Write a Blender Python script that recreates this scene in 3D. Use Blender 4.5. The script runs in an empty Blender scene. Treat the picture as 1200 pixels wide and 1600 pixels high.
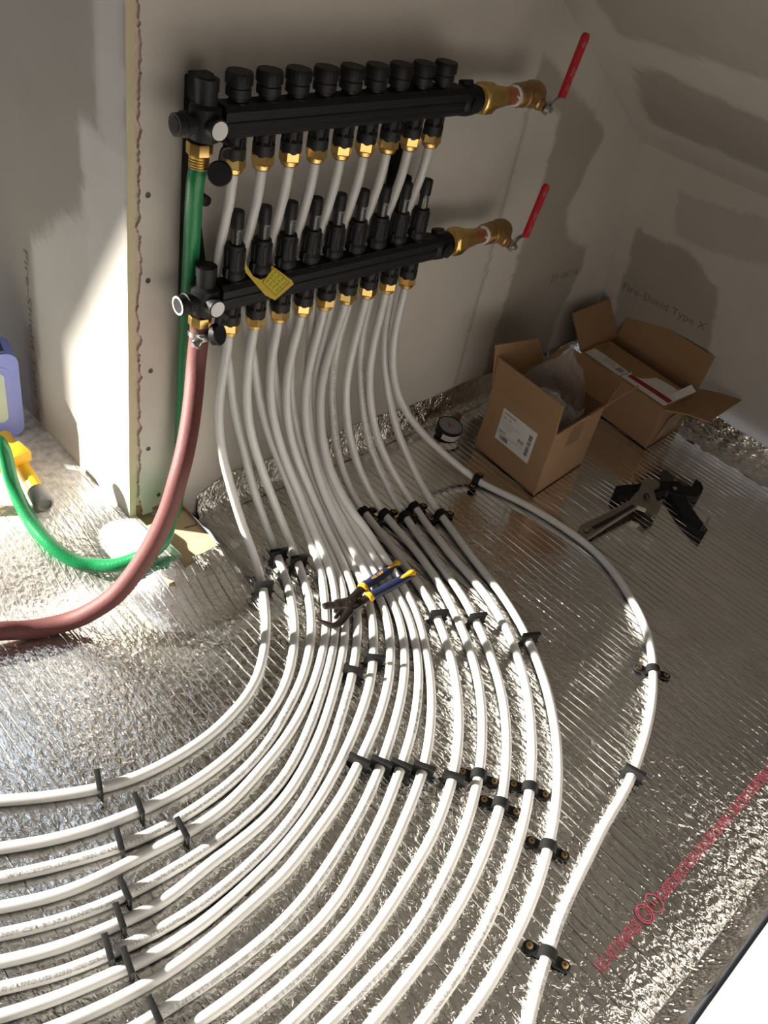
import bpy, bmesh, math, random
from mathutils import Vector, Matrix, noise
from mathutils.geometry import tessellate_polygon
random.seed(7)
S = bpy.context.scene
COL = S.collection

# ------------------------------------------------------------------ camera
cam_data = bpy.data.cameras.new('camera')
cam_data.sensor_fit = 'VERTICAL'; cam_data.sensor_height = 24.0
cam_data.lens = 24.0 * 1366.8 / 1600.0
cam_data.clip_start = 0.01
cam = bpy.data.objects.new('camera', cam_data); COL.objects.link(cam)
cam.matrix_world = Matrix(((0.71593232, 0.34350032, -0.60782271, 0.0),
                           (-0.67517185, 0.56224587, -0.47751707, -1.054),
                           (0.17771854, 0.75225468, 0.63445174, 1.13832),
                           (0, 0, 0, 1)))
S.camera = cam

# ------------------------------------------------------------------ world, sun, exposure
W = bpy.data.worlds.new('world'); S.world = W; W.use_nodes = True
bg = W.node_tree.nodes['Background']
bg.inputs[0].default_value = (0.78, 0.87, 1.0, 1); bg.inputs[1].default_value = 1.0
sun_d = bpy.data.lights.new('sun', 'SUN'); sun_d.energy = 20.0; sun_d.angle = math.radians(1.6)
sun_d.color = (1.0, 0.95, 0.87)
SUN_DIR = Vector((0.72, -0.69, -0.364)).normalized()
sun = bpy.data.objects.new('sun', sun_d); COL.objects.link(sun)
sun.rotation_euler = SUN_DIR.to_track_quat('-Z', 'Y').to_euler(); sun.location = (-3, 3, 3)
S.view_settings.view_transform = 'Standard'; S.view_settings.look = 'None'
S.view_settings.gamma = 1.0; S.view_settings.use_curve_mapping = False
S.view_settings.exposure = 0.2
S.cycles.max_bounces = 10; S.cycles.diffuse_bounces = 6; S.cycles.glossy_bounces = 4
S.cycles.sample_clamp_indirect = 6.0
S.cycles.caustics_reflective = False; S.cycles.blur_glossy = 0.6

PIPES = {
 'l1': [(7620,-700,4450),(7604,-707,4154),(7564,-725,3861),(7506,-755,3572),(7452,-793,3283),(7412,-843,2993),(7393,-902,2703),(7399,-972,2416),(7420,-1052,2131),(7452,-1143,1851),(7486,-1247,1575),(7516,-1365,1305),(7544,-1498,1042),(7569,-1651,789),(7583,-1828,552),(7566,-2035,342),(7496,-2278,189),(7378,-2534,105),(7224,-2787,83),(7054,-3030,79),(6872,-3263,79),(6676,-3486,79),(6466,-3695,79),(6241,-3887,79),(5991,-4047,79),(5724,-4174,79),(5443,-4270,79),(5157,-4346,79),(4865,-4396,79),(4569,-4419,79),(4273,-4419,79),(3977,-4400,79),(3684,-4355,79),(3398,-4277,79),(3122,-4170,79),(2854,-4042,79),(2593,-3903,79),(2338,-3752,79),(2086,-3594,79),(1841,-3428,79),(1598,-3258,79)],
 'u1': [(7480,-700,7020),(7480,-688,6720),(7480,-656,6422),(7480,-599,6127),(7480,-536,5834),(7485,-476,5540),(7499,-433,5244),(7532,-415,4946),(7579,-411,4650),(7641,-417,4356),(7713,-430,4065),(7784,-447,3774),(7842,-473,3481),(7880,-510,3186),(7913,-555,2891),(7953,-609,2599),(8001,-670,2309),(8053,-740,2022),(8099,-820,1736),(8135,-913,1453),(8168,-1019,1175),(8205,-1142,904),(8236,-1288,643),(8247,-1467,404),(8223,-1696,216),(8150,-1967,115),(8043,-2245,84),(7916,-2517,79),(7778,-2783,79),(7628,-3043,79),(7463,-3293,79),(7282,-3532,79),(7085,-3759,79),(6873,-3971,79),(6647,-4168,79),(6404,-4343,79),(6143,-4491,79),(5868,-4612,79),(5585,-4712,79),(5296,-4792,79),(5002,-4852,79),(4705,-4892,79),(4406,-4912,79),(4106,-4910,79),(3807,-4885,79),(3510,-4844,79),(3216,-4786,79),(2924,-4714,79),(2639,-4622,79),(2360,-4512,79),(2089,-4383,79),(1823,-4244,79),(1563,-4094,79),(1306,-3939,79)],
 'l2': [(8117,-700,4450),(8095,-707,4150),(8053,-723,3852),(8024,-751,3553),(8007,-785,3255),(8005,-831,2957),(8020,-885,2661),(8057,-949,2369),(8110,-1022,2081),(8175,-1105,1799),(8242,-1198,1521),(8308,-1306,1247),(8370,-1428,979),(8419,-1574,720),(8449,-1748,477),(8443,-1968,273),(8387,-2230,140),(8278,-2505,90),(8144,-2775,80),(7998,-3038,79),(7835,-3292,79),(7655,-3533,79),(7458,-3760,79),(7246,-3974,79),(7019,-4173,79),(6780,-4357,79),(6528,-4520,79),(6266,-4670,79),(6000,-4811,79),(5730,-4945,79),(5451,-5058,79),(5163,-5148,79),(4868,-5209,79),(4570,-5250,79),(4269,-5269,79),(3968,-5271,79),(3668,-5252,79),(3369,-5214,79),(3074,-5150,79),(2785,-5067,79),(2500,-4969,79),(2219,-4861,79),(1942,-4742,79),(1668,-4616,79),(1400,-4478,79),(1135,-4335,79)],
 'u2': [(7977,-700,7020),(7977,-688,6720),(7977,-656,6421),(7977,-599,6126),(7977,-535,5832),(7982,-475,5537),(7996,-432,5240),(8030,-414,4942),(8076,-412,4645),(8135,-427,4351),(8201,-450,4059),(8265,-482,3767),(8317,-525,3474),(8352,-587,3182),(8384,-664,2893),(8421,-757,2610),(8465,-861,2331),(8515,-979,2059),(8568,-1110,1794),(8620,-1256,1536),(8664,-1416,1286),(8695,-1592,1044),(8711,-1782,812),(8715,-1990,596),(8693,-2221,407),(8626,-2478,266),(8529,-2741,161),(8381,-2995,103),(8208,-3241,83),(8029,-3482,79),(7839,-3715,79),(7630,-3931,79),(7407,-4131,79),(7174,-4322,79),(6933,-4502,79),(6684,-4670,79),(6426,-4824,79),(6160,-4964,79),(5886,-5087,79),(5604,-5192,79),(5317,-5280,79),(5028,-5363,79),(4736,-5437,79),(4441,-5490,79),(4141,-5509,79),(3840,-5502,79),(3541,-5471,79),(3243,-5433,79),(2945,-5396,79),(2647,-5356,79),(2352,-5300,79),(2063,-5215,79),(1786,-5101,79),(1515,-4971,79),(1248,-4832,79),(983,-4690,79)],
 'l3': [(8614,-700,4450),(8589,-710,4150),(8538,-735,3854),(8494,-776,3559),(8463,-830,3265),(8453,-900,2972),(8463,-982,2682),(8495,-1078,2398),(8537,-1185,2120),(8591,-1306,1849),(8649,-1440,1586),(8701,-1591,1330),(8737,-1761,1084),(8753,-1955,854),(8758,-2168,641),(8767,-2394,442),(8737,-2637,270),(8645,-2899,156),(8501,-3156,100),(8325,-3400,82),(8133,-3633,79),(7929,-3855,79),(7717,-4068,79),(7492,-4269,79),(7259,-4459,79),(7019,-4642,79),(6776,-4821,79),(6530,-4994,79),(6278,-5160,79),(6021,-5317,79),(5756,-5461,79),(5482,-5587,79),(5198,-5684,79),(4905,-5756,79),(4607,-5803,79),(4308,-5835,79),(4007,-5846,79),(3705,-5843,79),(3404,-5826,79),(3104,-5799,79),(2806,-5757,79),(2510,-5700,79),(2219,-5621,79),(1934,-5525,79),(1655,-5410,79),(1382,-5283,79),(1115,-5143,79),(850,-4999,79)],
 'u3': [(8474,-700,7020),(8474,-689,6721),(8474,-656,6423),(8474,-599,6128),(8474,-535,5836),(8479,-476,5542),(8494,-432,5246),(8528,-413,4949),(8569,-411,4652),(8608,-432,4356),(8644,-463,4060),(8677,-502,3764),(8708,-543,3469),(8737,-596,3176),(8768,-666,2886),(8803,-757,2603),(8837,-862,2324),(8861,-981,2050),(8882,-1112,1781),(8912,-1259,1522),(8945,-1419,1271),(8969,-1598,1032),(8985,-1792,804),(8990,-2004,592),(8981,-2233,399),(8930,-2491,256),(8864,-2762,150),(8752,-3035,100),(8603,-3294,81),(8424,-3534,79),(8235,-3767,79),(8035,-3990,79),(7825,-4203,79),(7601,-4404,79),(7372,-4596,79),(7135,-4780,79),(6896,-4960,79),(6652,-5135,79),(6404,-5303,79),(6148,-5458,79),(5885,-5602,79),(5614,-5731,79),(5337,-5846,79),(5051,-5933,79),(4758,-5996,79),(4460,-6028,79),(4161,-6045,79),(3861,-6056,79),(3563,-6078,79),(3264,-6101,79),(2964,-6096,79),(2669,-6047,79),(2376,-5982,79),(2086,-5907,79),(1800,-5819,79),(1522,-5706,79),(1250,-5580,79),(985,-5441,79),(723,-5295,79)],
 'l4': [(9111,-700,4450),(9072,-710,4153),(8991,-734,3864),(8913,-775,3577),(8848,-826,3287),(8802,-895,2998),(8775,-976,2709),(8775,-1071,2424),(8794,-1179,2144),(8835,-1300,1872),(8888,-1434,1607),(8944,-1583,1352),(8993,-1749,1106),(9030,-1935,872),(9049,-2143,656),(9057,-2372,461),(9045,-2619,290),(8983,-2886,169),(8885,-3162,103),(8747,-3428,83),(8584,-3681,79),(8396,-3916,79),(8195,-4140,79),(7981,-4352,79),(7761,-4557,79),(7533,-4753,79),(7298,-4941,79),(7055,-5119,79),(6809,-5293,79),(6562,-5464,79),(6311,-5630,79),(6051,-5781,79),(5784,-5921,79),(5509,-6044,79),(5229,-6154,79),(4942,-6244,79),(4649,-6314,79),(4353,-6363,79),(4054,-6400,79),(3754,-6422,79),(3453,-6431,79),(3152,-6418,79),(2853,-6387,79),(2557,-6333,79),(2263,-6268,79),(1972,-6191,79),(1685,-6100,79),(1407,-5985,79),(1134,-5859,79),(866,-5722,79),(601,-5579,79)],
 'u4': [(8971,-700,7020),(8971,-689,6722),(8971,-656,6426),(8971,-600,6133),(8971,-536,5841),(8976,-477,5549),(8991,-433,5255),(9026,-413,4959),(9064,-411,4664),(9085,-434,4367),(9091,-471,4071),(9089,-515,3776),(9085,-562,3482),(9080,-616,3188),(9075,-685,2898),(9072,-780,2616),(9072,-893,2340),(9081,-1019,2070),(9101,-1158,1807),(9129,-1311,1552),(9159,-1477,1307),(9187,-1660,1073),(9211,-1859,852),(9230,-2076,648),(9240,-2310,464),(9233,-2565,309),(9197,-2835,191),(9124,-3114,118),(9018,-3391,88),(8885,-3657,80),(8727,-3910,79),(8551,-4151,79),(8361,-4380,79),(8159,-4600,79),(7947,-4810,79),(7724,-5008,79),(7489,-5191,79),(7243,-5360,79),(6990,-5517,79),(6732,-5667,79),(6469,-5808,79),(6203,-5942,79),(5931,-6066,79),(5656,-6182,79),(5377,-6285,79),(5093,-6376,79),(4805,-6454,79),(4513,-6517,79),(4219,-6563,79),(3923,-6599,79),(3626,-6626,79),(3328,-6641,79),(3030,-6635,79),(2733,-6610,79),(2439,-6558,79),(2148,-6491,79),(1860,-6416,79),(1573,-6335,79),(1290,-6239,79),(1012,-6133,79),(739,-6011,79),(470,-5883,79)],
 'l5': [(9608,-700,4450),(9573,-712,4150),(9495,-741,3859),(9403,-789,3575),(9308,-851,3294),(9222,-929,3014),(9158,-1023,2733),(9124,-1135,2454),(9111,-1261,2179),(9116,-1404,1912),(9127,-1560,1652),(9140,-1732,1403),(9157,-1922,1169),(9180,-2130,949),(9207,-2352,745),(9228,-2590,559),(9237,-2843,393),(9226,-3110,252),(9186,-3392,149),(9109,-3680,99),(8990,-3958,82),(8839,-4220,79),(8662,-4466,79),(8469,-4699,79),(8260,-4919,79),(8040,-5127,79),(7806,-5318,79),(7560,-5496,79),(7305,-5660,79),(7042,-5810,79),(6774,-5950,79),(6503,-6086,79),(6230,-6218,79),(5953,-6340,79),(5669,-6445,79),(5380,-6536,79),(5088,-6619,79),(4796,-6699,79),(4501,-6766,79),(4200,-6806,79),(3899,-6832,79),(3596,-6853,79),(3294,-6870,79),(2991,-6876,79),(2688,-6865,79),(2387,-6832,79),(2089,-6781,79),(1794,-6712,79),(1501,-6632,79),(1212,-6541,79),(925,-6445,79)],
 'u5': [(9468,-700,7020),(9468,-689,6722),(9468,-656,6426),(9468,-601,6134),(9468,-537,5843),(9473,-478,5551),(9489,-432,5257),(9526,-410,4962),(9562,-410,4667),(9567,-441,4371),(9549,-491,4078),(9520,-548,3787),(9487,-609,3497),(9453,-674,3208),(9410,-757,2925),(9360,-869,2654),(9319,-1000,2390),(9287,-1132,2125),(9273,-1268,1860),(9269,-1435,1614),(9271,-1622,1382),(9285,-1820,1160),(9313,-2028,949),(9344,-2252,754),(9366,-2487,573),(9382,-2741,420),(9381,-3012,296),(9353,-3297,217),(9312,-3582,140),(9241,-3867,95),(9128,-4142,81),(8984,-4402,79),(8816,-4648,79),(8630,-4881,79),(8428,-5100,79),(8213,-5306,79),(7986,-5499,79),(7750,-5680,79),(7505,-5850,79),(7256,-6013,79),(7002,-6170,79),(6744,-6319,79),(6482,-6460,79),(6216,-6594,79),(5944,-6717,79),(5669,-6829,79),(5389,-6932,79),(5107,-7028,79),(4822,-7114,79),(4533,-7187,79),(4240,-7241,79),(3944,-7275,79),(3646,-7286,79),(3348,-7284,79),(3051,-7269,79),(2754,-7246,79),(2458,-7213,79),(2162,-7173,79),(1868,-7126,79),(1575,-7074,79)],
 'u6': [(9965,-700,7020),(9965,-688,6719),(9965,-656,6419),(9965,-598,6123),(9965,-534,5828),(9971,-474,5533),(9992,-430,5235),(10034,-408,4937),(10059,-412,4637),(10023,-448,4341),(9948,-501,4054),(9856,-561,3773),(9759,-624,3494),(9662,-689,3216),(9576,-758,2936),(9518,-843,2652),(9473,-969,2382),(9440,-1127,2128),(9414,-1311,1891),(9404,-1494,1651),(9408,-1679,1413),(9428,-1874,1184),(9460,-2085,971),(9492,-2311,774),(9493,-2566,614),(9511,-2829,467),(9516,-3095,326),(9496,-3370,207),(9452,-3661,139),(9384,-3951,98),(9278,-4233,82),(9142,-4502,79),(8982,-4758,79),(8808,-5004,79),(8616,-5237,79),(8412,-5458,79),(8193,-5666,79),(7965,-5863,79),(7726,-6047,79),(7479,-6220,79),(7223,-6380,79),(6963,-6532,79),(6699,-6678,79),(6433,-6821,79),(6163,-6955,79),(5887,-7078,79),(5609,-7195,79),(5330,-7310,79),(5048,-7416,79),(4758,-7498,79),(4462,-7555,79),(4162,-7584,79),(3860,-7596,79),(3559,-7602,79),(3257,-7601,79),(2956,-7588,79),(2655,-7562,79),(2356,-7522,79),(2058,-7478,79)],
 'l6': [(10105,-700,4450),(10060,-713,4158),(9959,-744,3879),(9840,-793,3611),(9718,-855,3346),(9605,-934,3083),(9509,-1030,2818),(9443,-1144,2551),(9395,-1274,2287),(9364,-1419,2029),(9350,-1582,1781),(9360,-1764,1545),(9390,-1958,1321),(9437,-2164,1112),(9496,-2381,917),(9593,-2588,727),(9649,-2816,544),(9678,-3069,390),(9686,-3339,266),(9658,-3619,171),(9596,-3904,112),(9497,-4183,86),(9367,-4451,80),(9215,-4706,79),(9048,-4953,79),(8872,-5193,79),(8688,-5428,79),(8496,-5655,79),(8294,-5874,79),(8083,-6084,79),(7861,-6283,79),(7630,-6471,79),(7390,-6646,79),(7140,-6808,79),(6880,-6953,79),(6614,-7088,79),(6345,-7215,79),(6074,-7339,79),(5801,-7457,79),(5525,-7569,79),(5243,-7666,79),(4957,-7747,79),(4665,-7807,79),(4371,-7850,79),(4074,-7875,79),(3776,-7889,79),(3479,-7890,79),(3181,-7882,79),(2884,-7861,79),(2587,-7836,79)],
 'u7': [(10462,-700,7020),(10462,-688,6720),(10462,-656,6422),(10462,-599,6127),(10462,-535,5834),(10467,-476,5539),(10484,-433,5243),(10521,-415,4945),(10549,-411,4646),(10529,-419,4347),(10471,-432,4053),(10393,-449,3764),(10319,-473,3474),(10261,-509,3181),(10217,-555,2888),(10192,-609,2594),(10183,-671,2300),(10188,-744,2009),(10198,-826,1720),(10215,-920,1436),(10239,-1028,1156),(10274,-1152,886),(10322,-1298,628),(10375,-1478,394),(10411,-1708,208),(10404,-1990,112),(10363,-2286,83),(10302,-2580,79),(10230,-2871,79),(10151,-3161,79),(10073,-3451,79),(9999,-3742,79),(9920,-4031,79),(9822,-4315,79),(9702,-4591,79),(9567,-4859,79),(9420,-5120,79),(9262,-5375,79),(9091,-5622,79),(8907,-5860,79),(8712,-6088,79),(8508,-6308,79),(8293,-6518,79),(8069,-6718,79),(7833,-6904,79),(7588,-7077,79),(7332,-7233,79),(7068,-7378,79),(6799,-7510,79),(6523,-7629,79),(6240,-7729,79),(5953,-7817,79),(5664,-7900,79),(5375,-7980,79),(5083,-8051,79),(4789,-8113,79),(4493,-8162,79),(4195,-8198,79),(3896,-8224,79),(3596,-8241,79),(3296,-8253,79),(2996,-8264,79)],
 'l7': [(10602,-700,4450),(10577,-706,4151),(10523,-721,3856),(10462,-745,3562),(10401,-775,3269),(10347,-816,2976),(10309,-864,2682),(10298,-923,2388),(10308,-989,2095),(10339,-1068,1806),(10383,-1154,1522),(10441,-1255,1244),(10508,-1367,974),(10582,-1502,715),(10658,-1660,472),(10719,-1872,269),(10738,-2137,135),(10707,-2432,90),(10660,-2729,79),(10607,-3025,79),(10547,-3319,79),(10473,-3611,79),(10387,-3899,79),(10286,-4182,79),(10173,-4461,79),(10048,-4734,79),(9916,-5004,79),(9774,-5269,79),(9621,-5528,79),(9457,-5779,79),(9281,-6023,79),(9091,-6256,79),(8889,-6479,79),(8675,-6690,79),(8453,-6893,79),(8222,-7086,79),(7984,-7269,79),(7734,-7437,79),(7477,-7592,79),(7213,-7736,79),(6944,-7870,79),(6668,-7989,79),(6389,-8100,79),(6105,-8201,79),(5819,-8293,79),(5529,-8370,79),(5234,-8431,79),(4936,-8469,79),(4636,-8493,79),(4336,-8512,79),(4036,-8529,79),(3736,-8539,79),(3435,-8545,79)],
 'u8': [(10959,-700,7020),(10959,-688,6719),(10959,-655,6419),(10959,-598,6123),(10959,-534,5828),(10964,-474,5533),(10981,-432,5234),(11016,-415,4935),(11047,-411,4636),(11040,-421,4334),(11001,-436,4036),(10948,-462,3740),(10900,-498,3445),(10869,-549,3149),(10858,-611,2854),(10859,-685,2562),(10865,-770,2272),(10873,-867,1987),(10885,-976,1706),(10908,-1098,1431),(10945,-1235,1165),(10999,-1390,912),(11054,-1565,673),(11095,-1767,453),(11112,-2004,269),(11095,-2277,146),(11039,-2568,93),(10961,-2859,81),(10875,-3148,79),(10789,-3437,79),(10706,-3727,79),(10627,-4018,79),(10544,-4308,79),(10448,-4594,79),(10335,-4873,79),(10207,-5146,79),(10071,-5416,79),(9928,-5681,79),(9773,-5940,79),(9607,-6192,79),(9428,-6435,79),(9238,-6669,79),(9034,-6891,79),(8818,-7101,79),(8592,-7301,79),(8358,-7492,79),(8116,-7671,79),(7864,-7837,79),(7600,-7983,79),(7329,-8115,79),(7052,-8233,79),(6771,-8344,79),(6487,-8447,79),(6200,-8539,79),(5908,-8614,79),(5613,-8676,79),(5316,-8728,79),(5018,-8774,79),(4719,-8814,79),(4419,-8851,79),(4119,-8881,79),(3819,-8910,79)],
 'l8': [(11099,-700,4450),(11079,-706,4153),(11035,-723,3859),(10984,-749,3567),(10934,-784,3275),(10899,-829,2983),(10886,-881,2690),(10896,-944,2399),(10921,-1017,2111),(10961,-1099,1828),(11016,-1192,1550),(11089,-1298,1282),(11177,-1416,1023),(11274,-1549,775),(11368,-1708,542),(11442,-1905,332),(11465,-2155,177),(11427,-2438,101),(11352,-2726,82),(11273,-3013,79),(11196,-3301,79),(11123,-3590,79),(11060,-3881,79),(11008,-4174,79),(10953,-4467,79),(10882,-4756,79),(10790,-5039,79),(10681,-5317,79),(10556,-5587,79),(10419,-5851,79),(10262,-6104,79),(10092,-6349,79),(9909,-6584,79),(9717,-6812,79),(9513,-7028,79),(9299,-7236,79),(9078,-7435,79),(8850,-7628,79),(8615,-7810,79),(8371,-7982,79),(8120,-8141,79),(7861,-8288,79),(7596,-8425,79),(7326,-8550,79),(7051,-8666,79),(6774,-8775,79),(6494,-8878,79),(6211,-8969,79),(5924,-9050,79),(5634,-9117,79),(5342,-9173,79),(5047,-9219,79),(4752,-9257,79),(4456,-9292,79),(4160,-9327,79)],
 'u9': [(11456,-700,7020),(11456,-688,6718),(11456,-656,6418),(11456,-598,6122),(11456,-533,5827),(11461,-474,5531),(11478,-432,5232),(11514,-414,4933),(11547,-413,4633),(11554,-425,4332),(11537,-446,4031),(11507,-476,3732),(11477,-517,3434),(11458,-576,3139),(11457,-648,2846),(11472,-733,2556),(11496,-831,2272),(11527,-941,1992),(11562,-1065,1719),(11603,-1203,1454),(11655,-1355,1198),(11713,-1522,954),(11764,-1710,723),(11801,-1921,510),(11820,-2160,328),(11819,-2427,189),(11782,-2716,113),(11714,-3008,84),(11627,-3298,80),(11537,-3586,79),(11449,-3875,79),(11367,-4165,79),(11291,-4457,79),(11214,-4750,79),(11124,-5038,79),(11019,-5321,79),(10901,-5599,79),(10770,-5871,79),(10625,-6136,79),(10470,-6395,79),(10303,-6647,79),(10127,-6892,79),(9939,-7128,79),(9739,-7355,79),(9530,-7573,79),(9311,-7780,79),(9082,-7977,79),(8845,-8164,79),(8599,-8340,79),(8346,-8504,79),(8085,-8656,79),(7817,-8795,79),(7544,-8924,79),(7267,-9044,79),(6985,-9151,79),(6698,-9246,79),(6408,-9330,79),(6115,-9406,79),(5821,-9475,79),(5524,-9529,79),(5225,-9569,79),(4925,-9600,79),(4624,-9628,79)],
 'l9': [(11596,-700,4450),(11581,-707,4152),(11545,-725,3855),(11507,-753,3560),(11480,-790,3265),(11481,-837,2969),(11507,-893,2677),(11568,-959,2392),(11657,-1032,2116),(11778,-1112,1855),(11925,-1196,1608),(12095,-1285,1379),(12275,-1382,1161),(12462,-1486,953),(12654,-1602,755),(12846,-1733,567),(13029,-1888,389),(13191,-2086,235),(13323,-2332,132),(13428,-2608,90),(13523,-2891,79),(13615,-3176,79),(13695,-3464,79),(13757,-3757,79),(13801,-4052,79),(13832,-4350,79),(13852,-4648,79),(13852,-4947,79),(13827,-5245,79),(13768,-5538,79),(13676,-5822,79),(13559,-6097,79),(13426,-6365,79),(13281,-6626,79),(13123,-6880,79),(12946,-7121,79),(12746,-7343,79),(12528,-7549,79),(12297,-7737,79),(12054,-7912,79),(11803,-8075,79),(11544,-8225,79),(11278,-8362,79),(11007,-8487,79),(10731,-8602,79),(10452,-8709,79),(10170,-8810,79),(9886,-8903,79),(9598,-8982,79),(9305,-9043,79),(9011,-9097,79),(8717,-9154,79),(8426,-9223,79),(8136,-9295,79),(7845,-9366,79),(7555,-9439,79),(7267,-9518,79),(6982,-9608,79),(6700,-9709,79),(6421,-9816,79),(6144,-9929,79),(5870,-10048,79),(5600,-10178,79),(5333,-10312,79)],
}
STAPLES = [
 ('l1',0.7405,-0.2482,-116.5),
 ('u1',0.8156,-0.1949,-107.5),
 ('l2',0.8368,-0.2284,-109.4),
 ('l4',0.7487,-0.4792,-140.7),
 ('u4',0.7951,-0.4807,-136.2),
 ('l5',0.6419,-0.6127,-153.8),
 ('u5',0.6671,-0.6359,-151.3),
 ('u6',0.6884,-0.6575,-151.1),
 ('l6',0.7133,-0.6811,-149.6),
 ('u7',0.7397,-0.7196,-149.3),
 ('u7',0.9637,-0.4724,-116.8),
 ('u8',1.0189,-0.5185,-116.3),
 ('u9',1.0662,-0.6072,-119.4),
 ('l9',0.9843,-0.8916,-163.7),
 ('l1',0.3252,-0.4223,158.4),
 ('u1',0.3490,-0.4841,170.2),
 ('l2',0.3027,-0.5137,165.5),
 ('u2',0.3754,-0.5494,174.3),
 ('l3',0.2738,-0.5745,170.2),
 ('u3',0.2515,-0.6014,167.0),
 ('l4',0.2220,-0.6257,166.0),
 ('u4',0.2314,-0.6530,166.7),
 ('u5',0.2266,-0.7188,172.2),
]
STRAPS = [
 ('u7',1.0414,-0.1865,-92.2),
 ('l7',1.0737,-0.2145,-92.5),
 ('u8',1.1073,-0.2410,-101.4),
 ('l8',1.1451,-0.2301,-98.6),
 ('u9',1.1773,-0.2764,-100.6),
 ('l9',1.3338,-0.2365,-67.3),
 ('l9',1.2090,-0.7888,-145.3),
 ('l9',0.6536,-0.9771,-158.9),
 ('u9',0.7762,-0.8822,-153.8),
 ('l8',0.8299,-0.8030,-147.5),
 ('u8',0.7705,-0.7928,-151.0),
 ('l7',0.7809,-0.7389,-146.6),
]
RUNS = [
 ('l3',1.360,1.218,'200F CSA B137.5 (cNSF-us pw-u'),
 ('l3',1.202,0.638,'ASTM F876/F877) (ASTM F1960/F2080) (IAPMO UES 0253) ICC ESR-1529 (WHI-LISTED cUMius F321 CAN/US FS25/5050 ASTM E84 and CAN/ULC-'),
 ('l4',1.450,1.336,'0) (IAPMO UES 0253) ICC ESR-1'),
 ('l4',1.310,1.024,'(WHI-LISTED cUMius F321 CAN/US FS25/5050 ASTM E84 and CAN/ULC-S102.2)'),
 ('l4',0.998,0.798,'ANSI/UL 2846   U6111160916  2S/S6'),
 ('l2',1.290,0.954,'WHI-LISTED cUMius F321 CAN/US FS25/5050 ASTM E84 and CAN/ULC-S102.2)'),
 ('l2',0.946,0.804,'ANSI/UL 2846 U6111160918 2SB62'),
 ('u5',1.266,1.688,'WIRSBO hePEX  PEX 5106 1/2 IN W658191221 SDR9 PEX-a 160PSI 73.4F/100PSI 180F/80PSI 200F CSA B137.5 (cNSF'),
 ('l6',1.288,1.400,'WIRSBO hePEX PEX 5106 1/2 IN'),
 ('l8',1.544,1.376,'ANSI/UL 2846  1A19A47/061816  02510'),
 ('l9',1.656,1.732,'ANSI/UL 2846'),
 ('l9',1.762,1.808,'81603  51862'),
 ('u8',0.414,0.764,'WIRSBO hePEX PEX 5106 1/2 IN W658191226 SDR9 PEX-a 160PSI 73.4F/100PSI 180F'),
 ('u8',0.800,0.986,'CSA B137.5 (cNSF-us pw-u ASTM F'),
 ('l7',1.270,1.502,'73.4F/100PSI 180F/80PSI 200F CSA B137.5 (cNSF-us'),
 ('u6',1.088,1.178,'0580'),
 ('u7',0.406,0.592,'160PSI 73.4F/100PSI 180F/80PSI 200F'),
]
WRENCH = [(1.3945,-0.4749),(1.4104,-0.4668),(1.4338,-0.4683),(1.5098,-0.4779),(1.5752,-0.4822),(1.6219,-0.4739),(1.6647,-0.4591),(1.6804,-0.4625),(1.6905,-0.4831),(1.6825,-0.4928),(1.6594,-0.4877),(1.6434,-0.5037),(1.6261,-0.5212),(1.6480,-0.5261),(1.6249,-0.5343),(1.6006,-0.5441),(1.5752,-0.5420),(1.5827,-0.5223),(1.5757,-0.5045),(1.5283,-0.5026),(1.4659,-0.5011),(1.4151,-0.5004),(1.3949,-0.5004),(1.3851,-0.4892)]
WRENCH_HOLE = [(1.4064,-0.4772),(1.4190,-0.4773),(1.4253,-0.4838),(1.4196,-0.4905),(1.4074,-0.4931),(1.3993,-0.4880)]
WRENCH_SLOT = [(1.4300,-0.4841),(1.5012,-0.4914),(1.5682,-0.4944),(1.5656,-0.5037),(1.5267,-0.5000),(1.4651,-0.4980),(1.4246,-0.4936)]
WRENCH_WORM = [(1.6080,-0.4908),(1.6321,-0.4940),(1.6158,-0.5121),(1.5979,-0.5069)]
CUT_A = [(1.6001,-0.4299),(1.6577,-0.4555),(1.7175,-0.4792),(1.7591,-0.5038),(1.7540,-0.5185),(1.7684,-0.5329),(1.8056,-0.5223),(1.8044,-0.5366),(1.7905,-0.5520),(1.7662,-0.5608),(1.7436,-0.5628),(1.7273,-0.5461),(1.7124,-0.5400),(1.6968,-0.5077),(1.6650,-0.4972),(1.6349,-0.4706),(1.5718,-0.4553),(1.5736,-0.4424)]
CUT_B = [(1.7069,-0.5023),(1.7377,-0.5293),(1.7075,-0.5627),(1.6621,-0.6389),(1.6372,-0.6444),(1.6398,-0.6250),(1.6586,-0.5773)]
CUT_TAB = [(1.7297,-0.4751),(1.7708,-0.4510),(1.7899,-0.4530),(1.7786,-0.4799),(1.7619,-0.4941)]
CUT_WIRE = [(1.6399,-0.6325),(1.6673,-0.6255),(1.6878,-0.6220),(1.6696,-0.6296),(1.6436,-0.6375)]
PL_A = [(0.8451,-0.3611),(0.8585,-0.3576),(0.8786,-0.3526),(0.8929,-0.3485),(0.9103,-0.3470),(0.9458,-0.3439),(0.9900,-0.3387)]
PL_B = [(0.8331,-0.3746),(0.8511,-0.3744),(0.8763,-0.3724),(0.8932,-0.3726),(0.9130,-0.3729),(0.9562,-0.3737),(0.9993,-0.3724)]
PL_JAWU = [(0.8448,-0.3671),(0.8304,-0.3576),(0.8167,-0.3531),(0.8080,-0.3473),(0.7969,-0.3444)]
PL_JAWL = [(0.8314,-0.3765),(0.8166,-0.3818),(0.8013,-0.3879),(0.7848,-0.3871),(0.7765,-0.3742),(0.7705,-0.3598)]
PL_LINK = [(0.8163,-0.3680),(0.7977,-0.3765)]
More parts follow.
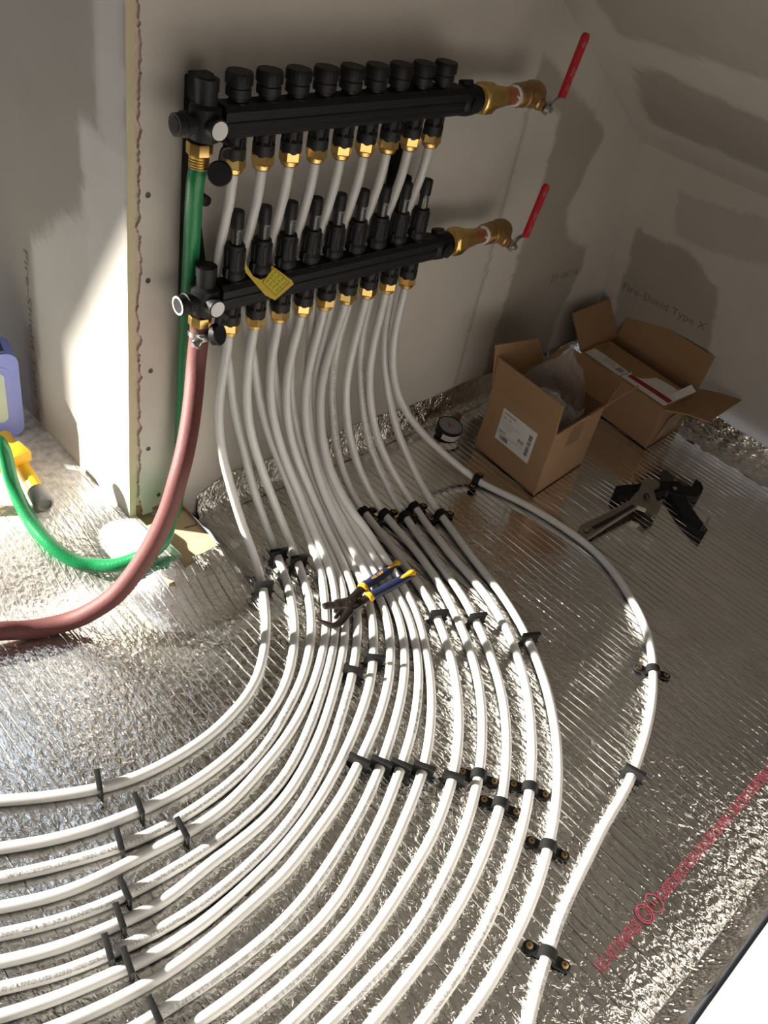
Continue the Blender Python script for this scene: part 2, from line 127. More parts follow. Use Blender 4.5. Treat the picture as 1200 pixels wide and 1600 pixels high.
CUTOUT = [(0.6335,0.0089),(0.6713,0.0277),(0.7127,0.0135),(0.7274,-0.0338),(0.7309,-0.0901),(0.7190,-0.1390),(0.6823,-0.1469),(0.6405,-0.1542),(0.6485,-0.0984),(0.6458,-0.0453)]
RED_HOSE = [(0.7015,-0.0700,0.4648),(0.7005,-0.0720,0.4364),(0.6914,-0.0850,0.3948),(0.6672,-0.1150,0.3552),(0.6351,-0.1500,0.3160),(0.6052,-0.1750,0.2764),(0.5787,-0.1850,0.2180),(0.5432,-0.1850,0.1500),(0.5001,-0.1750,0.0837),(0.4598,-0.1550,0.0420),(0.4254,-0.1350,0.0205),(0.3814,-0.1150,0.0143),(0.3376,-0.1000,0.0237)]
GREEN_HOSE = [(0.6874,-0.0700,0.7052),(0.6868,-0.0700,0.6751),(0.6978,-0.0520,0.6120),(0.7094,-0.0340,0.5230),(0.7122,-0.0260,0.4204),(0.7110,-0.0260,0.3252),(0.7084,-0.0300,0.2245),(0.7033,-0.0360,0.1464),(0.6845,-0.0500,0.0754)]
GREEN_TAIL = [(0.6291,-0.1073,0.0850),(0.6022,-0.1105,0.0680),(0.5832,-0.0950,0.0500),(0.5516,-0.0758,0.0340),(0.5272,-0.0504,0.0260),(0.5045,-0.0271,0.0280),(0.4837,0.0158,0.0420),(0.4764,0.0780,0.0600),(0.4780,0.1350,0.0978),(0.4809,0.1650,0.1534),(0.4813,0.1800,0.2366),(0.4755,0.1800,0.3362)]
TAG = [(0.7863,-0.0633,0.5532),(0.7767,-0.0751,0.5375),(0.8017,-0.1007,0.5033),(0.8168,-0.1073,0.4946),(0.8600,-0.0972,0.5081),(0.8585,-0.0934,0.5132),(0.8258,-0.0743,0.5386),(0.8214,-0.0774,0.5344),(0.8217,-0.0810,0.5297),(0.8140,-0.0855,0.5236),(0.8017,-0.0865,0.5223),(0.7903,-0.0824,0.5279),(0.7843,-0.0724,0.5411)]

# ------------------------------------------------------------------ helpers
def V(*a): return Vector(a)
def smooth(a, b, t):
    t = max(0.0, min(1.0, (t - a) / (b - a))); return t * t * (3 - 2 * t)

class MB:
    """collects shapes and links them as ONE mesh object"""
    def __init__(s): s.v = []; s.f = []; s.m = []
    def add(s, vs, fs, mi=0):
        o = len(s.v); s.v += [Vector(p) for p in vs]
        for f in fs: s.f.append(tuple(o + i for i in f)); s.m.append(mi)
        return s
    def box(s, c, d, rot=None, bev=0.0, mi=0):
        bm = bmesh.new(); bmesh.ops.create_cube(bm, size=1)
        for v in bm.verts: v.co = Vector((v.co.x * d[0], v.co.y * d[1], v.co.z * d[2]))
        if bev: bmesh.ops.bevel(bm, geom=bm.edges[:], offset=bev, segments=2, affect='EDGES', profile=0.5)
        R = rot if rot is not None else Matrix.Identity(3)
        bm.verts.index_update()
        s.add([Vector(c) + R @ v.co for v in bm.verts], [[v.index for v in f.verts] for f in bm.faces], mi)
        bm.free(); return s
    def lathe(s, prof, p, axis, n=24, mi=0, flat=None):
        """prof: (radius, height) pairs along axis from p; flat=6 makes hexagons"""
        a = Vector(axis).normalized(); q = a.orthogonal().normalized(); w = a.cross(q)
        vs = []; fs = []; k = flat or n
        for r, h in prof:
            for i in range(k):
                t = 2 * math.pi * (i + 0.25) / k
                vs.append(Vector(p) + a * h + (q * math.cos(t) + w * math.sin(t)) * r)
        for j in range(len(prof) - 1):
            for i in range(k):
                b = (i + 1) % k
                fs.append((j * k + i, j * k + b, (j + 1) * k + b, (j + 1) * k + i))
        fs.append(tuple(range(k - 1, -1, -1))); fs.append(tuple((len(prof) - 1) * k + i for i in range(k)))
        return s.add(vs, fs, mi)
    def tube(s, pts, r, n=12, mi=0, cap=True, flat=1.0, up=None):
        pts = [Vector(p) for p in pts]; N = len(pts); vs = []; fs = []
        rs = r if isinstance(r, (list, tuple)) else [r] * N
        t0 = (pts[1] - pts[0]).normalized()
        q = Vector(up) if up else t0.orthogonal()
        for i in range(N):
            t = (pts[min(i + 1, N - 1)] - pts[max(i - 1, 0)]).normalized()
            q = (q - t * q.dot(t)).normalized(); w = t.cross(q)
            for k in range(n):
                a = 2 * math.pi * k / n
                vs.append(pts[i] + q * math.cos(a) * rs[i] * flat + w * math.sin(a) * rs[i])
        for i in range(N - 1):
            for k in range(n):
                b = (k + 1) % n
                fs.append((i * n + k, i * n + b, (i + 1) * n + b, (i + 1) * n + k))
        if cap:
            fs.append(tuple(range(n - 1, -1, -1))); fs.append(tuple((N - 1) * n + k for k in range(n)))
        return s.add(vs, fs, mi)
    def prism(s, poly, e, holes=(), mi=0):
        """poly: 3-D outline, extruded by vector e; holes: 3-D outlines"""
        e = Vector(e); loops = [[Vector(p) for p in poly]] + [[Vector(p) for p in h] for h in holes]
        tri = tessellate_polygon(loops); flat = [p for l in loops for p in l]; n = len(flat)
        vs = flat + [p + e for p in flat]; fs = []
        for t in tri:
            fs.append(tuple(t)); fs.append(tuple(n + i for i in reversed(t)))
        o = 0
        for l in loops:
            k = len(l)
            for i in range(k):
                a = o + i; b = o + (i + 1) % k
                fs.append((a, b, n + b, n + a))
            o += k
        return s.add(vs, fs, mi)
    def quad(s, a, b, c, d, mi=0): return s.add([a, b, c, d], [(0, 1, 2, 3)], mi)
    def build(s, name, mats, parent=None, origin=None, ang=35, fix=True):
        root = parent
        while root is not None and root.parent: root = root.parent
        o = Vector(origin) if origin is not None else (Vector(root.location) if root is not None else None)
        if o is None:
            lo = [min(p[i] for p in s.v) for i in range(3)]; hi = [max(p[i] for p in s.v) for i in range(3)]
            o = Vector(((lo[0] + hi[0]) / 2, (lo[1] + hi[1]) / 2, lo[2]))
        me = bpy.data.meshes.new(name)
        me.from_pydata([tuple(p - o) for p in s.v], [], s.f)
        if fix:
            bm = bmesh.new(); bm.from_mesh(me); bmesh.ops.recalc_face_normals(bm, faces=bm.faces[:]); bm.to_mesh(me); bm.free()
        if not isinstance(mats, (list, tuple)): mats = [mats]
        for m in mats: me.materials.append(m)
        me.polygons.foreach_set('material_index', s.m)
        me.polygons.foreach_set('use_smooth', [True] * len(me.polygons))
        me.set_sharp_from_angle(angle=math.radians(ang)); me.update()
        ob = bpy.data.objects.new(name, me); COL.objects.link(ob)
        if parent is None: ob.location = o
        else: ob.parent = parent
        return ob

def tag(o, label, cat, group=None):
    o['label'] = label; o['category'] = cat
    if group: o['group'] = group
    return o
def thing(name, label, cat, loc, group=None):
    o = bpy.data.objects.new(name, None); COL.objects.link(o); o.location = loc
    o.empty_display_size = 0.02
    return tag(o, label, cat, group)
def struct(o): o['kind'] = 'structure'; return o

def catmull(P, n=6):
    P = [Vector(p) for p in P]; Q = []
    for i in range(len(P) - 1):
        a = P[max(i - 1, 0)]; b = P[i]; c = P[i + 1]; d = P[min(i + 2, len(P) - 1)]
        for k in range(n):
            t = k / n
            Q.append(0.5 * (2 * b + (c - a) * t + (2 * a - 5 * b + 4 * c - d) * t * t + (3 * b - a - 3 * c + d) * t ** 3))
    Q.append(P[-1]); return Q

_txt = {}
def text_geo(body):
    """flat text outline from the built-in font: verts (x, y), faces, width (cap height about 0.73)"""
    if body not in _txt:
        cu = bpy.data.curves.new('t', 'FONT'); cu.body = body; cu.resolution_u = 2
        ob = bpy.data.objects.new('t', cu); COL.objects.link(ob)
        bpy.context.view_layer.update()
        me = bpy.data.meshes.new_from_object(ob.evaluated_get(bpy.context.evaluated_depsgraph_get()))
        vs = [(v.co.x, v.co.y) for v in me.vertices]; fs = [tuple(p.vertices) for p in me.polygons]
        bpy.data.objects.remove(ob); bpy.data.curves.remove(cu); bpy.data.meshes.remove(me)
        _txt[body] = (vs, fs, max([x for x, y in vs] or [1]))
    return _txt[body]
def flat_text(mb, body, p, right, up, height, width=None, mi=0):
    vs, fs, w = text_geo(body); sy = height / 0.73; sx = (width / w) if width else sy
    r = Vector(right).normalized(); u = Vector(up).normalized()
    mb.add([Vector(p) + r * x * sx + u * y * sy for x, y in vs], fs, mi)

# ------------------------------------------------------------------ materials
def mat(name, col, rough=0.5, metal=0.0, **kw):
    m = bpy.data.materials.new(name); m.use_nodes = True
    nt = m.node_tree; b = nt.nodes['Principled BSDF']
    b.inputs['Base Color'].default_value = (*col, 1); b.inputs['Roughness'].default_value = rough
    b.inputs['Metallic'].default_value = metal
    for k, v in kw.items():
        if k in ('var', 'scale', 'bump', 'bscale'): continue
        b.inputs[k].default_value = v
    var = kw.get('var', 0.0); bump = kw.get('bump', 0.0)
    N = nt.nodes.new; L = nt.links.new
    if var or bump:
        tc = N('ShaderNodeTexCoord')
    if var:
        nz = N('ShaderNodeTexNoise'); nz.inputs['Scale'].default_value = kw.get('scale', 40); nz.inputs['Detail'].default_value = 4
        L(tc.outputs['Object'], nz.inputs['Vector'])
        mx = N('ShaderNodeMix'); mx.data_type = 'RGBA'
        L(nz.outputs['Fac'], mx.inputs['Factor'])
        mx.inputs[6].default_value = tuple(c * (1 - var) for c in col) + (1,)
        mx.inputs[7].default_value = tuple(min(1, c * (1 + var)) for c in col) + (1,)
        L(mx.outputs[2], b.inputs['Base Color'])
    if bump:
        nb = N('ShaderNodeTexNoise'); nb.inputs['Scale'].default_value = kw.get('bscale', 150); nb.inputs['Detail'].default_value = 3
        L(tc.outputs['Object'], nb.inputs['Vector'])
        bp = N('ShaderNodeBump'); bp.inputs['Strength'].default_value = bump; bp.inputs['Distance'].default_value = 0.002
        L(nb.outputs['Fac'], bp.inputs['Height']); L(bp.outputs[0], b.inputs['Normal'])
    return m

def foil_mat(name, stripes):
    m = bpy.data.materials.new(name); m.use_nodes = True
    nt = m.node_tree; b = nt.nodes['Principled BSDF']; N = nt.nodes.new; L = nt.links.new
    b.inputs['Metallic'].default_value = 1.0; b.inputs['Base Color'].default_value = (0.86, 0.835, 0.79, 1)
    b.inputs['Roughness'].default_value = 0.13
    tc = N('ShaderNodeTexCoord'); sx = N('ShaderNodeSeparateXYZ'); L(tc.outputs['Object'], sx.inputs[0])
    def math_(op, a, bb=None, c=None):
        n = N('ShaderNodeMath'); n.operation = op
        for i, x in enumerate((a, bb, c)):
            if x is None: continue
            if isinstance(x, (int, float)): n.inputs[i].default_value = x
            else: L(x, n.inputs[i])
        return n.outputs[0]
    def nz(scale, detail=2, vec=None, dist=0.0, rough=0.5):
        n = N('ShaderNodeTexNoise'); n.inputs['Scale'].default_value = scale; n.inputs['Detail'].default_value = detail
        n.inputs['Distortion'].default_value = dist; n.inputs['Roughness'].default_value = rough
        L(vec or tc.outputs['Object'], n.inputs['Vector']); return n.outputs['Fac']
    if stripes:   # drywall-dusty foil in the alcove, plus a faint tail painted for bright glare
        def step(src, a, bb):
            n = N('ShaderNodeMapRange'); n.interpolation_type = 'SMOOTHSTEP'; n.inputs[1].default_value = a; n.inputs[2].default_value = bb
            L(src, n.inputs[0]); return n.outputs[0]
        wy = math_('ADD', sx.outputs[1], math_('MULTIPLY', math_('SUBTRACT', nz(9, 4), 0.5), 0.16))
        wx = math_('ADD', sx.outputs[0], math_('MULTIPLY', math_('SUBTRACT', nz(8, 4), 0.5), 0.10))
        dust_glare = math_('MULTIPLY', math_('ADD', math_('MULTIPLY', step(wy, -0.15, -0.03), 0.62), math_('MULTIPLY', step(wy, -0.42, -0.08), 0.12)), step(wx, 0.68, 0.58))
        fine = N('ShaderNodeMapRange'); fine.inputs[1].default_value = 0.35; fine.inputs[2].default_value = 0.65; fine.inputs[3].default_value = 0.7; fine.inputs[4].default_value = 1.2
        L(nz(60, 4), fine.inputs[0]); dust_glare = math_('MULTIPLY', dust_glare, fine.outputs[0])
        L(math_('SUBTRACT', 1.0, dust_glare), b.inputs['Metallic'])
    # fine crinkle with patches where the sheet is pulled smooth
    mp = N('ShaderNodeMapping'); mp.inputs['Scale'].default_value = (1.0, 0.55, 1.0); L(tc.outputs['Object'], mp.inputs[0])
    vo = N('ShaderNodeTexVoronoi'); vo.inputs['Scale'].default_value = 135; vo.feature = 'F1'; L(mp.outputs[0], vo.inputs['Vector'])
    crk = math_('ADD', math_('MULTIPLY', vo.outputs['Distance'], 0.55), nz(120, 3, mp.outputs[0], 1.2))
    patch = N('ShaderNodeMapRange'); patch.inputs[1].default_value = 0.42; patch.inputs[2].default_value = 0.62
    patch.inputs[3].default_value = 0.5; patch.inputs[4].default_value = 1.0
    L(nz(3.2, 1), patch.inputs[0])
    amt = patch.outputs[0]
    if stripes:
        # the sheet lies flat and tight on the right-hand side of the room, rumpled where it was walked on
        side = N('ShaderNodeMapRange'); side.inputs[1].default_value = 1.02; side.inputs[2].default_value = 1.25
        side.inputs[3].default_value = 0.8; side.inputs[4].default_value = 0.075; side.interpolation_type = 'SMOOTHSTEP'
        L(math_('ADD', sx.outputs[0], math_('MULTIPLY', sx.outputs[1], 0.30)), side.inputs[0])
        fg = N('ShaderNodeMapRange'); fg.inputs[1].default_value = -0.35; fg.inputs[2].default_value = -0.65
        fg.inputs[3].default_value = 1.0; fg.inputs[4].default_value = 1.7; L(sx.outputs[1], fg.inputs[0])
        amt = math_('MULTIPLY', math_('MULTIPLY', amt, side.outputs[0]), fg.outputs[0])
        wob = math_('MULTIPLY', nz(7, 2), 0.008)
        ph = math_('DIVIDE', math_('ADD', sx.outputs[0], wob), 0.0165)
        tri = math_('ABSOLUTE', math_('SUBTRACT', math_('FRACT', ph), 0.5))
        rd = N('ShaderNodeMapRange'); rd.inputs[1].default_value = 0.0; rd.inputs[2].default_value = 0.10
        rd.inputs[3].default_value = 1.0; rd.inputs[4].default_value = 0.0; rd.interpolation_type = 'SMOOTHSTEP'
        L(tri, rd.inputs[0])
        mp2 = N('ShaderNodeMapping'); mp2.inputs['Scale'].default_value = (60, 5, 1); L(tc.outputs['Object'], mp2.inputs[0])
        brk = N('ShaderNodeMapRange'); brk.inputs[1].default_value = 0.3; brk.inputs[2].default_value = 0.6
        L(nz(1.0, 2, mp2.outputs[0]), brk.inputs[0])
        rs = N('ShaderNodeMapRange'); rs.inputs[1].default_value = 0.55; rs.inputs[2].default_value = 1.15
        rs.inputs[3].default_value = 0.30; rs.inputs[4].default_value = 1.7; L(sx.outputs[0], rs.inputs[0])
        ridge = math_('MULTIPLY', math_('MULTIPLY', rd.outputs[0], brk.outputs[0]), rs.outputs[0])
        h = math_('ADD', math_('MULTIPLY', crk, math_('MULTIPLY', amt, 1.0)), ridge)
    else:
        h = math_('MULTIPLY', crk, 1.7)
    bp = N('ShaderNodeBump'); bp.inputs['Strength'].default_value = 1.0; bp.inputs['Distance'].default_value = 0.0021
    L(h, bp.inputs['Height']); L(bp.outputs[0], b.inputs['Normal'])
    return m

def wall_mat(name):
    """drywall paper and joint compound, mixed by the 'mud' attribute"""
    m = bpy.data.materials.new(name); m.use_nodes = True
    nt = m.node_tree; b = nt.nodes['Principled BSDF']; N = nt.nodes.new; L = nt.links.new
    b.inputs['Roughness'].default_value = 0.85; b.inputs['Specular IOR Level'].default_value = 0.25
    at = N('ShaderNodeAttribute'); at.attribute_name = 'mud'
    tc = N('ShaderNodeTexCoord'); nz = N('ShaderNodeTexNoise'); nz.inputs['Scale'].default_value = 9; nz.inputs['Detail'].default_value = 6
    L(tc.outputs['Object'], nz.inputs['Vector'])
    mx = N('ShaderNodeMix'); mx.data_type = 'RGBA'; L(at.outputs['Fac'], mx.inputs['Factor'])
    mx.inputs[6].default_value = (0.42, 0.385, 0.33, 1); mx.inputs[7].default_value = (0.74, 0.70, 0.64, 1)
    m2 = N('ShaderNodeMix'); m2.data_type = 'RGBA'; m2.blend_type = 'MULTIPLY'; m2.inputs['Factor'].default_value = 0.22
    L(mx.outputs[2], m2.inputs[6]); L(nz.outputs['Color'], m2.inputs[7]); 
    rp = N('ShaderNodeMapRange'); rp.inputs[1].default_value = 0.3; rp.inputs[2].default_value = 0.7; rp.inputs[3].default_value = 0.7; rp.inputs[4].default_value = 1.0
    L(nz.outputs['Fac'], rp.inputs[0]); cb = N('ShaderNodeCombineColor')
    for i in range(3): L(rp.outputs[0], cb.inputs[i])
    L(cb.outputs[0], m2.inputs[7]); L(m2.outputs[2], b.inputs['Base Color'])
    bp = N('ShaderNodeBump'); bp.inputs['Strength'].default_value = 0.15; bp.inputs['Distance'].default_value = 0.002
    n2 = N('ShaderNodeTexNoise'); n2.inputs['Scale'].default_value = 60; n2.inputs['Detail'].default_value = 4
    L(tc.outputs['Object'], n2.inputs['Vector']); L(n2.outputs['Fac'], bp.inputs['Height']); L(bp.outputs[0], b.inputs['Normal'])
    return m

M = {}
M['foil'] = foil_mat('foil_facing', True)
M['foil_strip'] = foil_mat('foil_crumpled', False)
M['wall'] = wall_mat('drywall')
M['paint'] = mat('drywall_plain', (0.44, 0.41, 0.395), 0.85, var=0.06, scale=5)
M['sheathing'] = mat('attic_sheathing', (0.16, 0.13, 0.10), 0.85, var=0.15, scale=12)
M['paper_edge'] = mat('drywall_cut_paper', (0.62, 0.56, 0.36), 0.8, var=0.08, scale=60)
M['gypsum'] = mat('gypsum_torn', (0.64, 0.54, 0.47), 0.9, var=0.25, scale=120, bump=0.8, bscale=200)
M['wood'] = mat('stud_wood', (0.34, 0.22, 0.13), 0.75, var=0.2, scale=30)
M['ply'] = mat('plywood', (0.62, 0.44, 0.27), 0.7, var=0.15, scale=35)
M['pex'] = mat('white_tube', (0.61, 0.608, 0.59), 0.32, var=0.02, scale=30)
pb = M['pex'].node_tree.nodes['Principled BSDF']; pb.inputs['Subsurface Weight'].default_value = 0.7; pb.inputs['Subsurface Radius'].default_value = (1.0, 0.95, 0.85); pb.inputs['Subsurface Scale'].default_value = 0.007
M['ink'] = mat('tube_ink', (0.30, 0.29, 0.28), 0.6, var=0.1)
M['black'] = mat('black_plastic', (0.007, 0.007, 0.0085), 0.55, **{'Specular IOR Level': 0.3}, bump=0.15, bscale=300)
M['clip'] = mat('clip_plastic', (0.006, 0.006, 0.006), 0.65, **{'Specular IOR Level': 0.25}, bump=0.2, bscale=250)
M['gap'] = mat('dark_gap', (0.004, 0.004, 0.004), 0.8, var=0.1)
M['brass'] = mat('brass', (0.70, 0.48, 0.17), 0.31, 1.0, var=0.08, scale=60)
M['oldbrass'] = mat('tarnished_brass', (0.42, 0.28, 0.13), 0.42, 1.0, var=0.18, scale=50, bump=0.3, bscale=200)
M['copper'] = mat('copper', (0.68, 0.28, 0.18), 0.38, 1.0, var=0.1)
M['steel'] = mat('grey_steel', (0.42, 0.41, 0.40), 0.35, 1.0, var=0.1)
M['tape'] = mat('white_thread_tape', (0.85, 0.84, 0.82), 0.6, var=0.04)
M['redvinyl'] = mat('red_vinyl', (0.50, 0.012, 0.03), 0.38, var=0.08)
M['mark'] = mat('white_mark', (0.75, 0.73, 0.74), 0.55, var=0.05)
M['faint'] = mat('grey_mark', (0.45, 0.44, 0.45), 0.6, var=0.05)
M['green'] = mat('green_vinyl', (0.010, 0.20, 0.065), 0.3, var=0.1, scale=90, bump=0.3, bscale=350)
M['redhose'] = mat('red_rubber', (0.12, 0.034, 0.031), 0.65, var=0.14, scale=25, bump=0.2, bscale=200)
M['yellow'] = mat('yellow_paper_tag', (0.80, 0.60, 0.09), 0.5, var=0.05)
M['lime'] = mat('tag_panel', (0.80, 0.74, 0.09), 0.5, var=0.05)
M['brown'] = mat('tag_print', (0.30, 0.13, 0.03), 0.6, var=0.05)
M['meterglass'] = mat('meter_tube', (0.03, 0.03, 0.032), 0.12, var=0.05)
M['oil'] = mat('meter_float_green', (0.45, 0.40, 0.08), 0.3, var=0.05)
M['card'] = mat('cardboard', (0.37, 0.225, 0.125), 0.75, var=0.09, scale=18, bump=0.1, bscale=80)
M['card2'] = mat('cardboard_inside', (0.34, 0.205, 0.105), 0.8, var=0.08, scale=18)
M['paper'] = mat('white_paper', (0.78, 0.76, 0.73), 0.6, var=0.04)
M['print'] = mat('black_print', (0.03, 0.03, 0.03), 0.6, var=0.05)
M['redprint'] = mat('red_print', (0.42, 0.02, 0.03), 0.6, var=0.05)
M['pencil'] = mat('grey_stamp', (0.20, 0.175, 0.14), 0.8, var=0.1)
M['bag'] = mat('clear_plastic', (0.82, 0.82, 0.84), 0.25, bump=0.6, bscale=45)
bb = M['bag'].node_tree.nodes['Principled BSDF']; bb.inputs['Alpha'].default_value = 0.36; bb.inputs['Roughness'].default_value = 0.3
M['iron'] = mat('dark_steel', (0.33, 0.30, 0.25), 0.45, 0.9, var=0.2, scale=60)
M['iron2'] = mat('blackened_steel', (0.085, 0.068, 0.06), 0.42, 1.0, var=0.2, scale=80)
M['navy'] = mat('navy_grip', (0.012, 0.015, 0.045), 0.45, var=0.1)
M['gold'] = mat('yellow_grip', (0.60, 0.33, 0.02), 0.45, var=0.08)
M['ytube'] = mat('yellow_enamel', (0.78, 0.46, 0.03), 0.35, var=0.06)
M['rubber'] = mat('grey_rubber', (0.30, 0.29, 0.28), 0.75, var=0.35, scale=60)
M['blue'] = mat('blue_plastic', (0.32, 0.38, 0.92), 0.3, var=0.08)
M['navyp'] = mat('dark_blue_plastic', (0.05, 0.06, 0.2), 0.4, var=0.08)
M['pale'] = mat('pale_window', (0.55, 0.68, 0.62), 0.25, var=0.08)
M['dial'] = mat('dial_face', (0.24, 0.24, 0.26), 0.12, var=0.06)
M['screw'] = mat('brass_screw', (0.55, 0.34, 0.14), 0.35, 1.0, var=0.15, scale=300)
M['screwdark'] = mat('dark_screw', (0.10, 0.095, 0.085), 0.5, 0.6, var=0.2)
M['stamp'] = mat('red_stamp', (0.17, 0.014, 0.03), 0.65, var=0.35, scale=180)

# ------------------------------------------------------------------ the setting
def inside(p, poly):
    x, y = p; c = False; n = len(poly)
    for i in range(n):
        x1, y1 = poly[i]; x2, y2 = poly[(i + 1) % n]
        if (y1 > y) != (y2 > y) and x < (x2 - x1) * (y - y1) / (y2 - y1) + x1: c = not c
    return c

# the foil floor: insulation with a foil face, riding up over the sill at the alcove corner
def floor_z(x, y):
    k = smooth(0.54, 0.63, x); yr = smooth(-0.27, -0.13, y) * k + smooth(-0.10, 0.09, y) * (1 - k)
    h = 0.052 * yr * smooth(0.768, 0.712, x) * smooth(-0.6, 0.2, x)
    h += 0.052 * yr * (1 - smooth(-0.6, 0.2, x))
    k = smooth(1.15, 0.75, x + 0.4 * y)
    h += 0.0022 * k * noise.noise(Vector((x * 9, y * 9, 1.3))) + 0.0008 * noise.noise(Vector((x * 3, y * 3, 4.1)))
    d = math.hypot(x - 0.74, y + 0.13)
    h += 0.014 * smooth(0.17, 0.04, d) * (noise.noise(Vector((x * 28, y * 28, 2.0))) + 0.25) * smooth(-0.215, -0.15, y)
    return h - 0.0006
X0, X1, Y0, Y1 = -1.5, 2.03, -1.135, 2.4
def grid_axis(a, b, fine_a, fine_b, fs, cs):
    out = [a]
    while out[-1] < b - 1e-6:
        st = fs if fine_a <= out[-1] < fine_b else cs
        out.append(min(out[-1] + st, b))
    return out
gx = grid_axis(X0, X1, 0.0, X1, 0.011, 0.06); gy = grid_axis(Y0, Y1, Y0, 0.45, 0.011, 0.06)
mb = MB(); idx = {}
for i, x in enumerate(gx):
    for j, y in enumerate(gy):
        idx[i, j] = len(mb.v); mb.v.append(Vector((x, y, floor_z(x, y))))
for i in range(len(gx) - 1):
    for j in range(len(gy) - 1):
        c = ((gx[i] + gx[i + 1]) / 2, (gy[j] + gy[j + 1]) / 2)
        if inside(c, CUTOUT) or (c[0] > 0.632 and c[1] > 0.008): continue
        mb.f.append((idx[i, j], idx[i + 1, j], idx[i + 1, j + 1], idx[i, j + 1])); mb.m.append(0)
floor = struct(mb.build('floor', M['foil'], origin=(0, 0, 0), ang=180, fix=False))
# red product line printed along the front edge of the foil
mb = MB()
for body, xa, xb in (('R10.25 - NOT TO BE INSTALLED', 0.697, 0.795), ('CLASSIFIED REFLECTIVE INSULATION SURFACE BURNING', 0.852, 1.06), ('CHARACTERISTICS FLAME SPREAD 25 SMOKE DEVELOPED 50', 1.068, 1.29)):
    flat_text(mb, body, (xa, -1.040, 0.0022), (1, 0, 0), (0, 1, 0), 0.0165, xb - xa)
for cx in (0.813, 0.838):
    for r0, r1 in ((0.0128, 0.0112),) + (((0.0095, 0.0085),) if cx < 0.82 else ()):
        n = 28
        vs = [(cx + r * math.cos(2 * math.pi * k / n), -1.032 + r * 1.15 * math.sin(2 * math.pi * k / n), 0.0022) for r in (r0, r1) for k in range(n)]
        mb.add(vs, [(k, (k + 1) % n, n + (k + 1) % n, n + k) for k in range(n)])
    flat_text(mb, 'UL' if cx < 0.82 else 'II', (cx - 0.005, -1.0355, 0.0022), (1, 0, 0), (0, 1, 0), 0.0075, 0.010)
st = mb.build('red_printed_line', M['stamp'], floor, origin=(0, 0, 0), fix=False)

# sub-floor board showing through the cut-out
mb = MB(); mb.prism([(x, y, 0.038) for x, y in [(0.600, -0.165), (0.722, -0.165), (0.728, -0.10), (0.735, 0.002), (0.70, 0.03), (0.600, 0.09)]], (0, 0, -0.015))
struct(mb.build('floor_board', M['ply']))

def wall_grid(name, o, u, v, nu, nv, mud_fn, mats=None, keep=None, thick=None, base=0.0):
    """a fine wall surface from o spanned by u, v; mud_fn(point) -> compound coverage"""
    o = Vector(o); u = Vector(u); v = Vector(v); mb = MB(); vals = []
    for i in range(nu + 1):
        for j in range(nv + 1):
            p = o + u * i / nu + v * j / nv
            mb.v.append(p); vals.append(mud_fn(p))
    for i in range(nu):
        for j in range(nv):
            c = o + u * (i + .5) / nu + v * (j + .5) / nv
            if keep and not keep(c): continue
            a = i * (nv + 1) + j
            mb.f.append((a, a + nv + 1, a + nv + 2, a + 1)); mb.m.append(0)
    ob = mb.build(name, mats or M['wall'], origin=(0, 0, 0), ang=180, fix=False)
    at = ob.data.attributes.new('mud', 'FLOAT', 'POINT')
    at.data.foreach_set('value', vals)
    return struct(ob)
def cover(p, polys, soft, a, b):
    """soft coverage of 2-D point by polygons; edges torn by noise"""
    n1 = noise.noise(Vector((a * 22, b * 22, 3.7))) * 0.010 + noise.noise(Vector((a * 60, b * 60, 8.1))) * 0.004
    n2 = noise.noise(Vector((a * 22, b * 22, 11.7))) * 0.010 + noise.noise(Vector((a * 60, b * 60, 1.1))) * 0.004
    best = 0.0
    for poly, w in polys:
        hit = 0
        for dx, dy in ((0, 0), (soft, 0), (-soft, 0), (0, soft), (0, -soft)):
            if inside((a + n1 + dx, b + n2 + dy), poly): hit += 1
        best = max(best, w * hit / 5)
    return best
BACK = [([(1.499, .726), (1.61, .679), (1.600, .168), (1.598, .0), (1.497, .0), (1.495, .165)], 0.80),
        ([(1.112, 1.0), (1.186, 1.0), (1.18, .80), (1.117, .80)], 0.75),
        ([(1.30, 1.0), (1.50, 1.0), (2.0, .70), (2.2, .58), (2.2, 0), (1.86, 0), (1.859, .159), (1.879, .228), (1.898, .294), (1.877, .357), (1.795, .395), (1.74, .465), (1.759, .521), (1.794, .637), (1.651, .718), (1.516, .793), (1.40, .84)], 0.68),
        ([(0.6, 1.5), (0.9, 1.5), (1.49, 1.1), (1.49, 0), (0.6, 0)], 0.72)]
def back_mud(p): return cover(p, BACK, 0.006, p.x, p.z)
RAG = lambda z: 0.646 + 0.005 * noise.noise(Vector((1.0, z * 14, 0))) + 0.006 * noise.noise(Vector((5.0, z * 60, 0))) + 0.003 * noise.noise(Vector((5.0, z * 210, 0))) + 0.006 * smooth(0.10, 0.04, z)
struct_back = wall_grid('wall_back', (0.636, 0, 0.0), (1.49, 0, 0), (0, 0, 1.32), 210, 190, back_mud,
    keep=lambda c: c.x > 0.672 and c.z < 0.6 + (1.985 - c.x) * 0.632 + 0.02 and (c.z > 0.052 + 0.02 * noise.noise(Vector((c.x * 30, 0, 2))) or c.x > 0.735))
mb = MB(); n = 420
for i in range(n + 1):
    z = 0.045 + 1.29 * i / n; lo_ = 0.050 + 0.016 * noise.noise(Vector((3, 0, 2)))
    for x, y in ((RAG(z), 0.006), (RAG(z), 0.0), (0.668, 0.0), (0.67148, 0.0)): mb.v.append(Vector((x, y, z)))
for i in range(n):
    for j in range(3): mb.f.append((4 * i + j, 4 * i + j + 1, 4 * i + j + 5, 4 * i + j + 4)); mb.m.append(1 if j == 0 else 0)
tv = []
ob = mb.build('torn_edge', [M['wall'], M['gypsum']], struct_back, origin=(0, 0, 0), ang=30, fix=False)
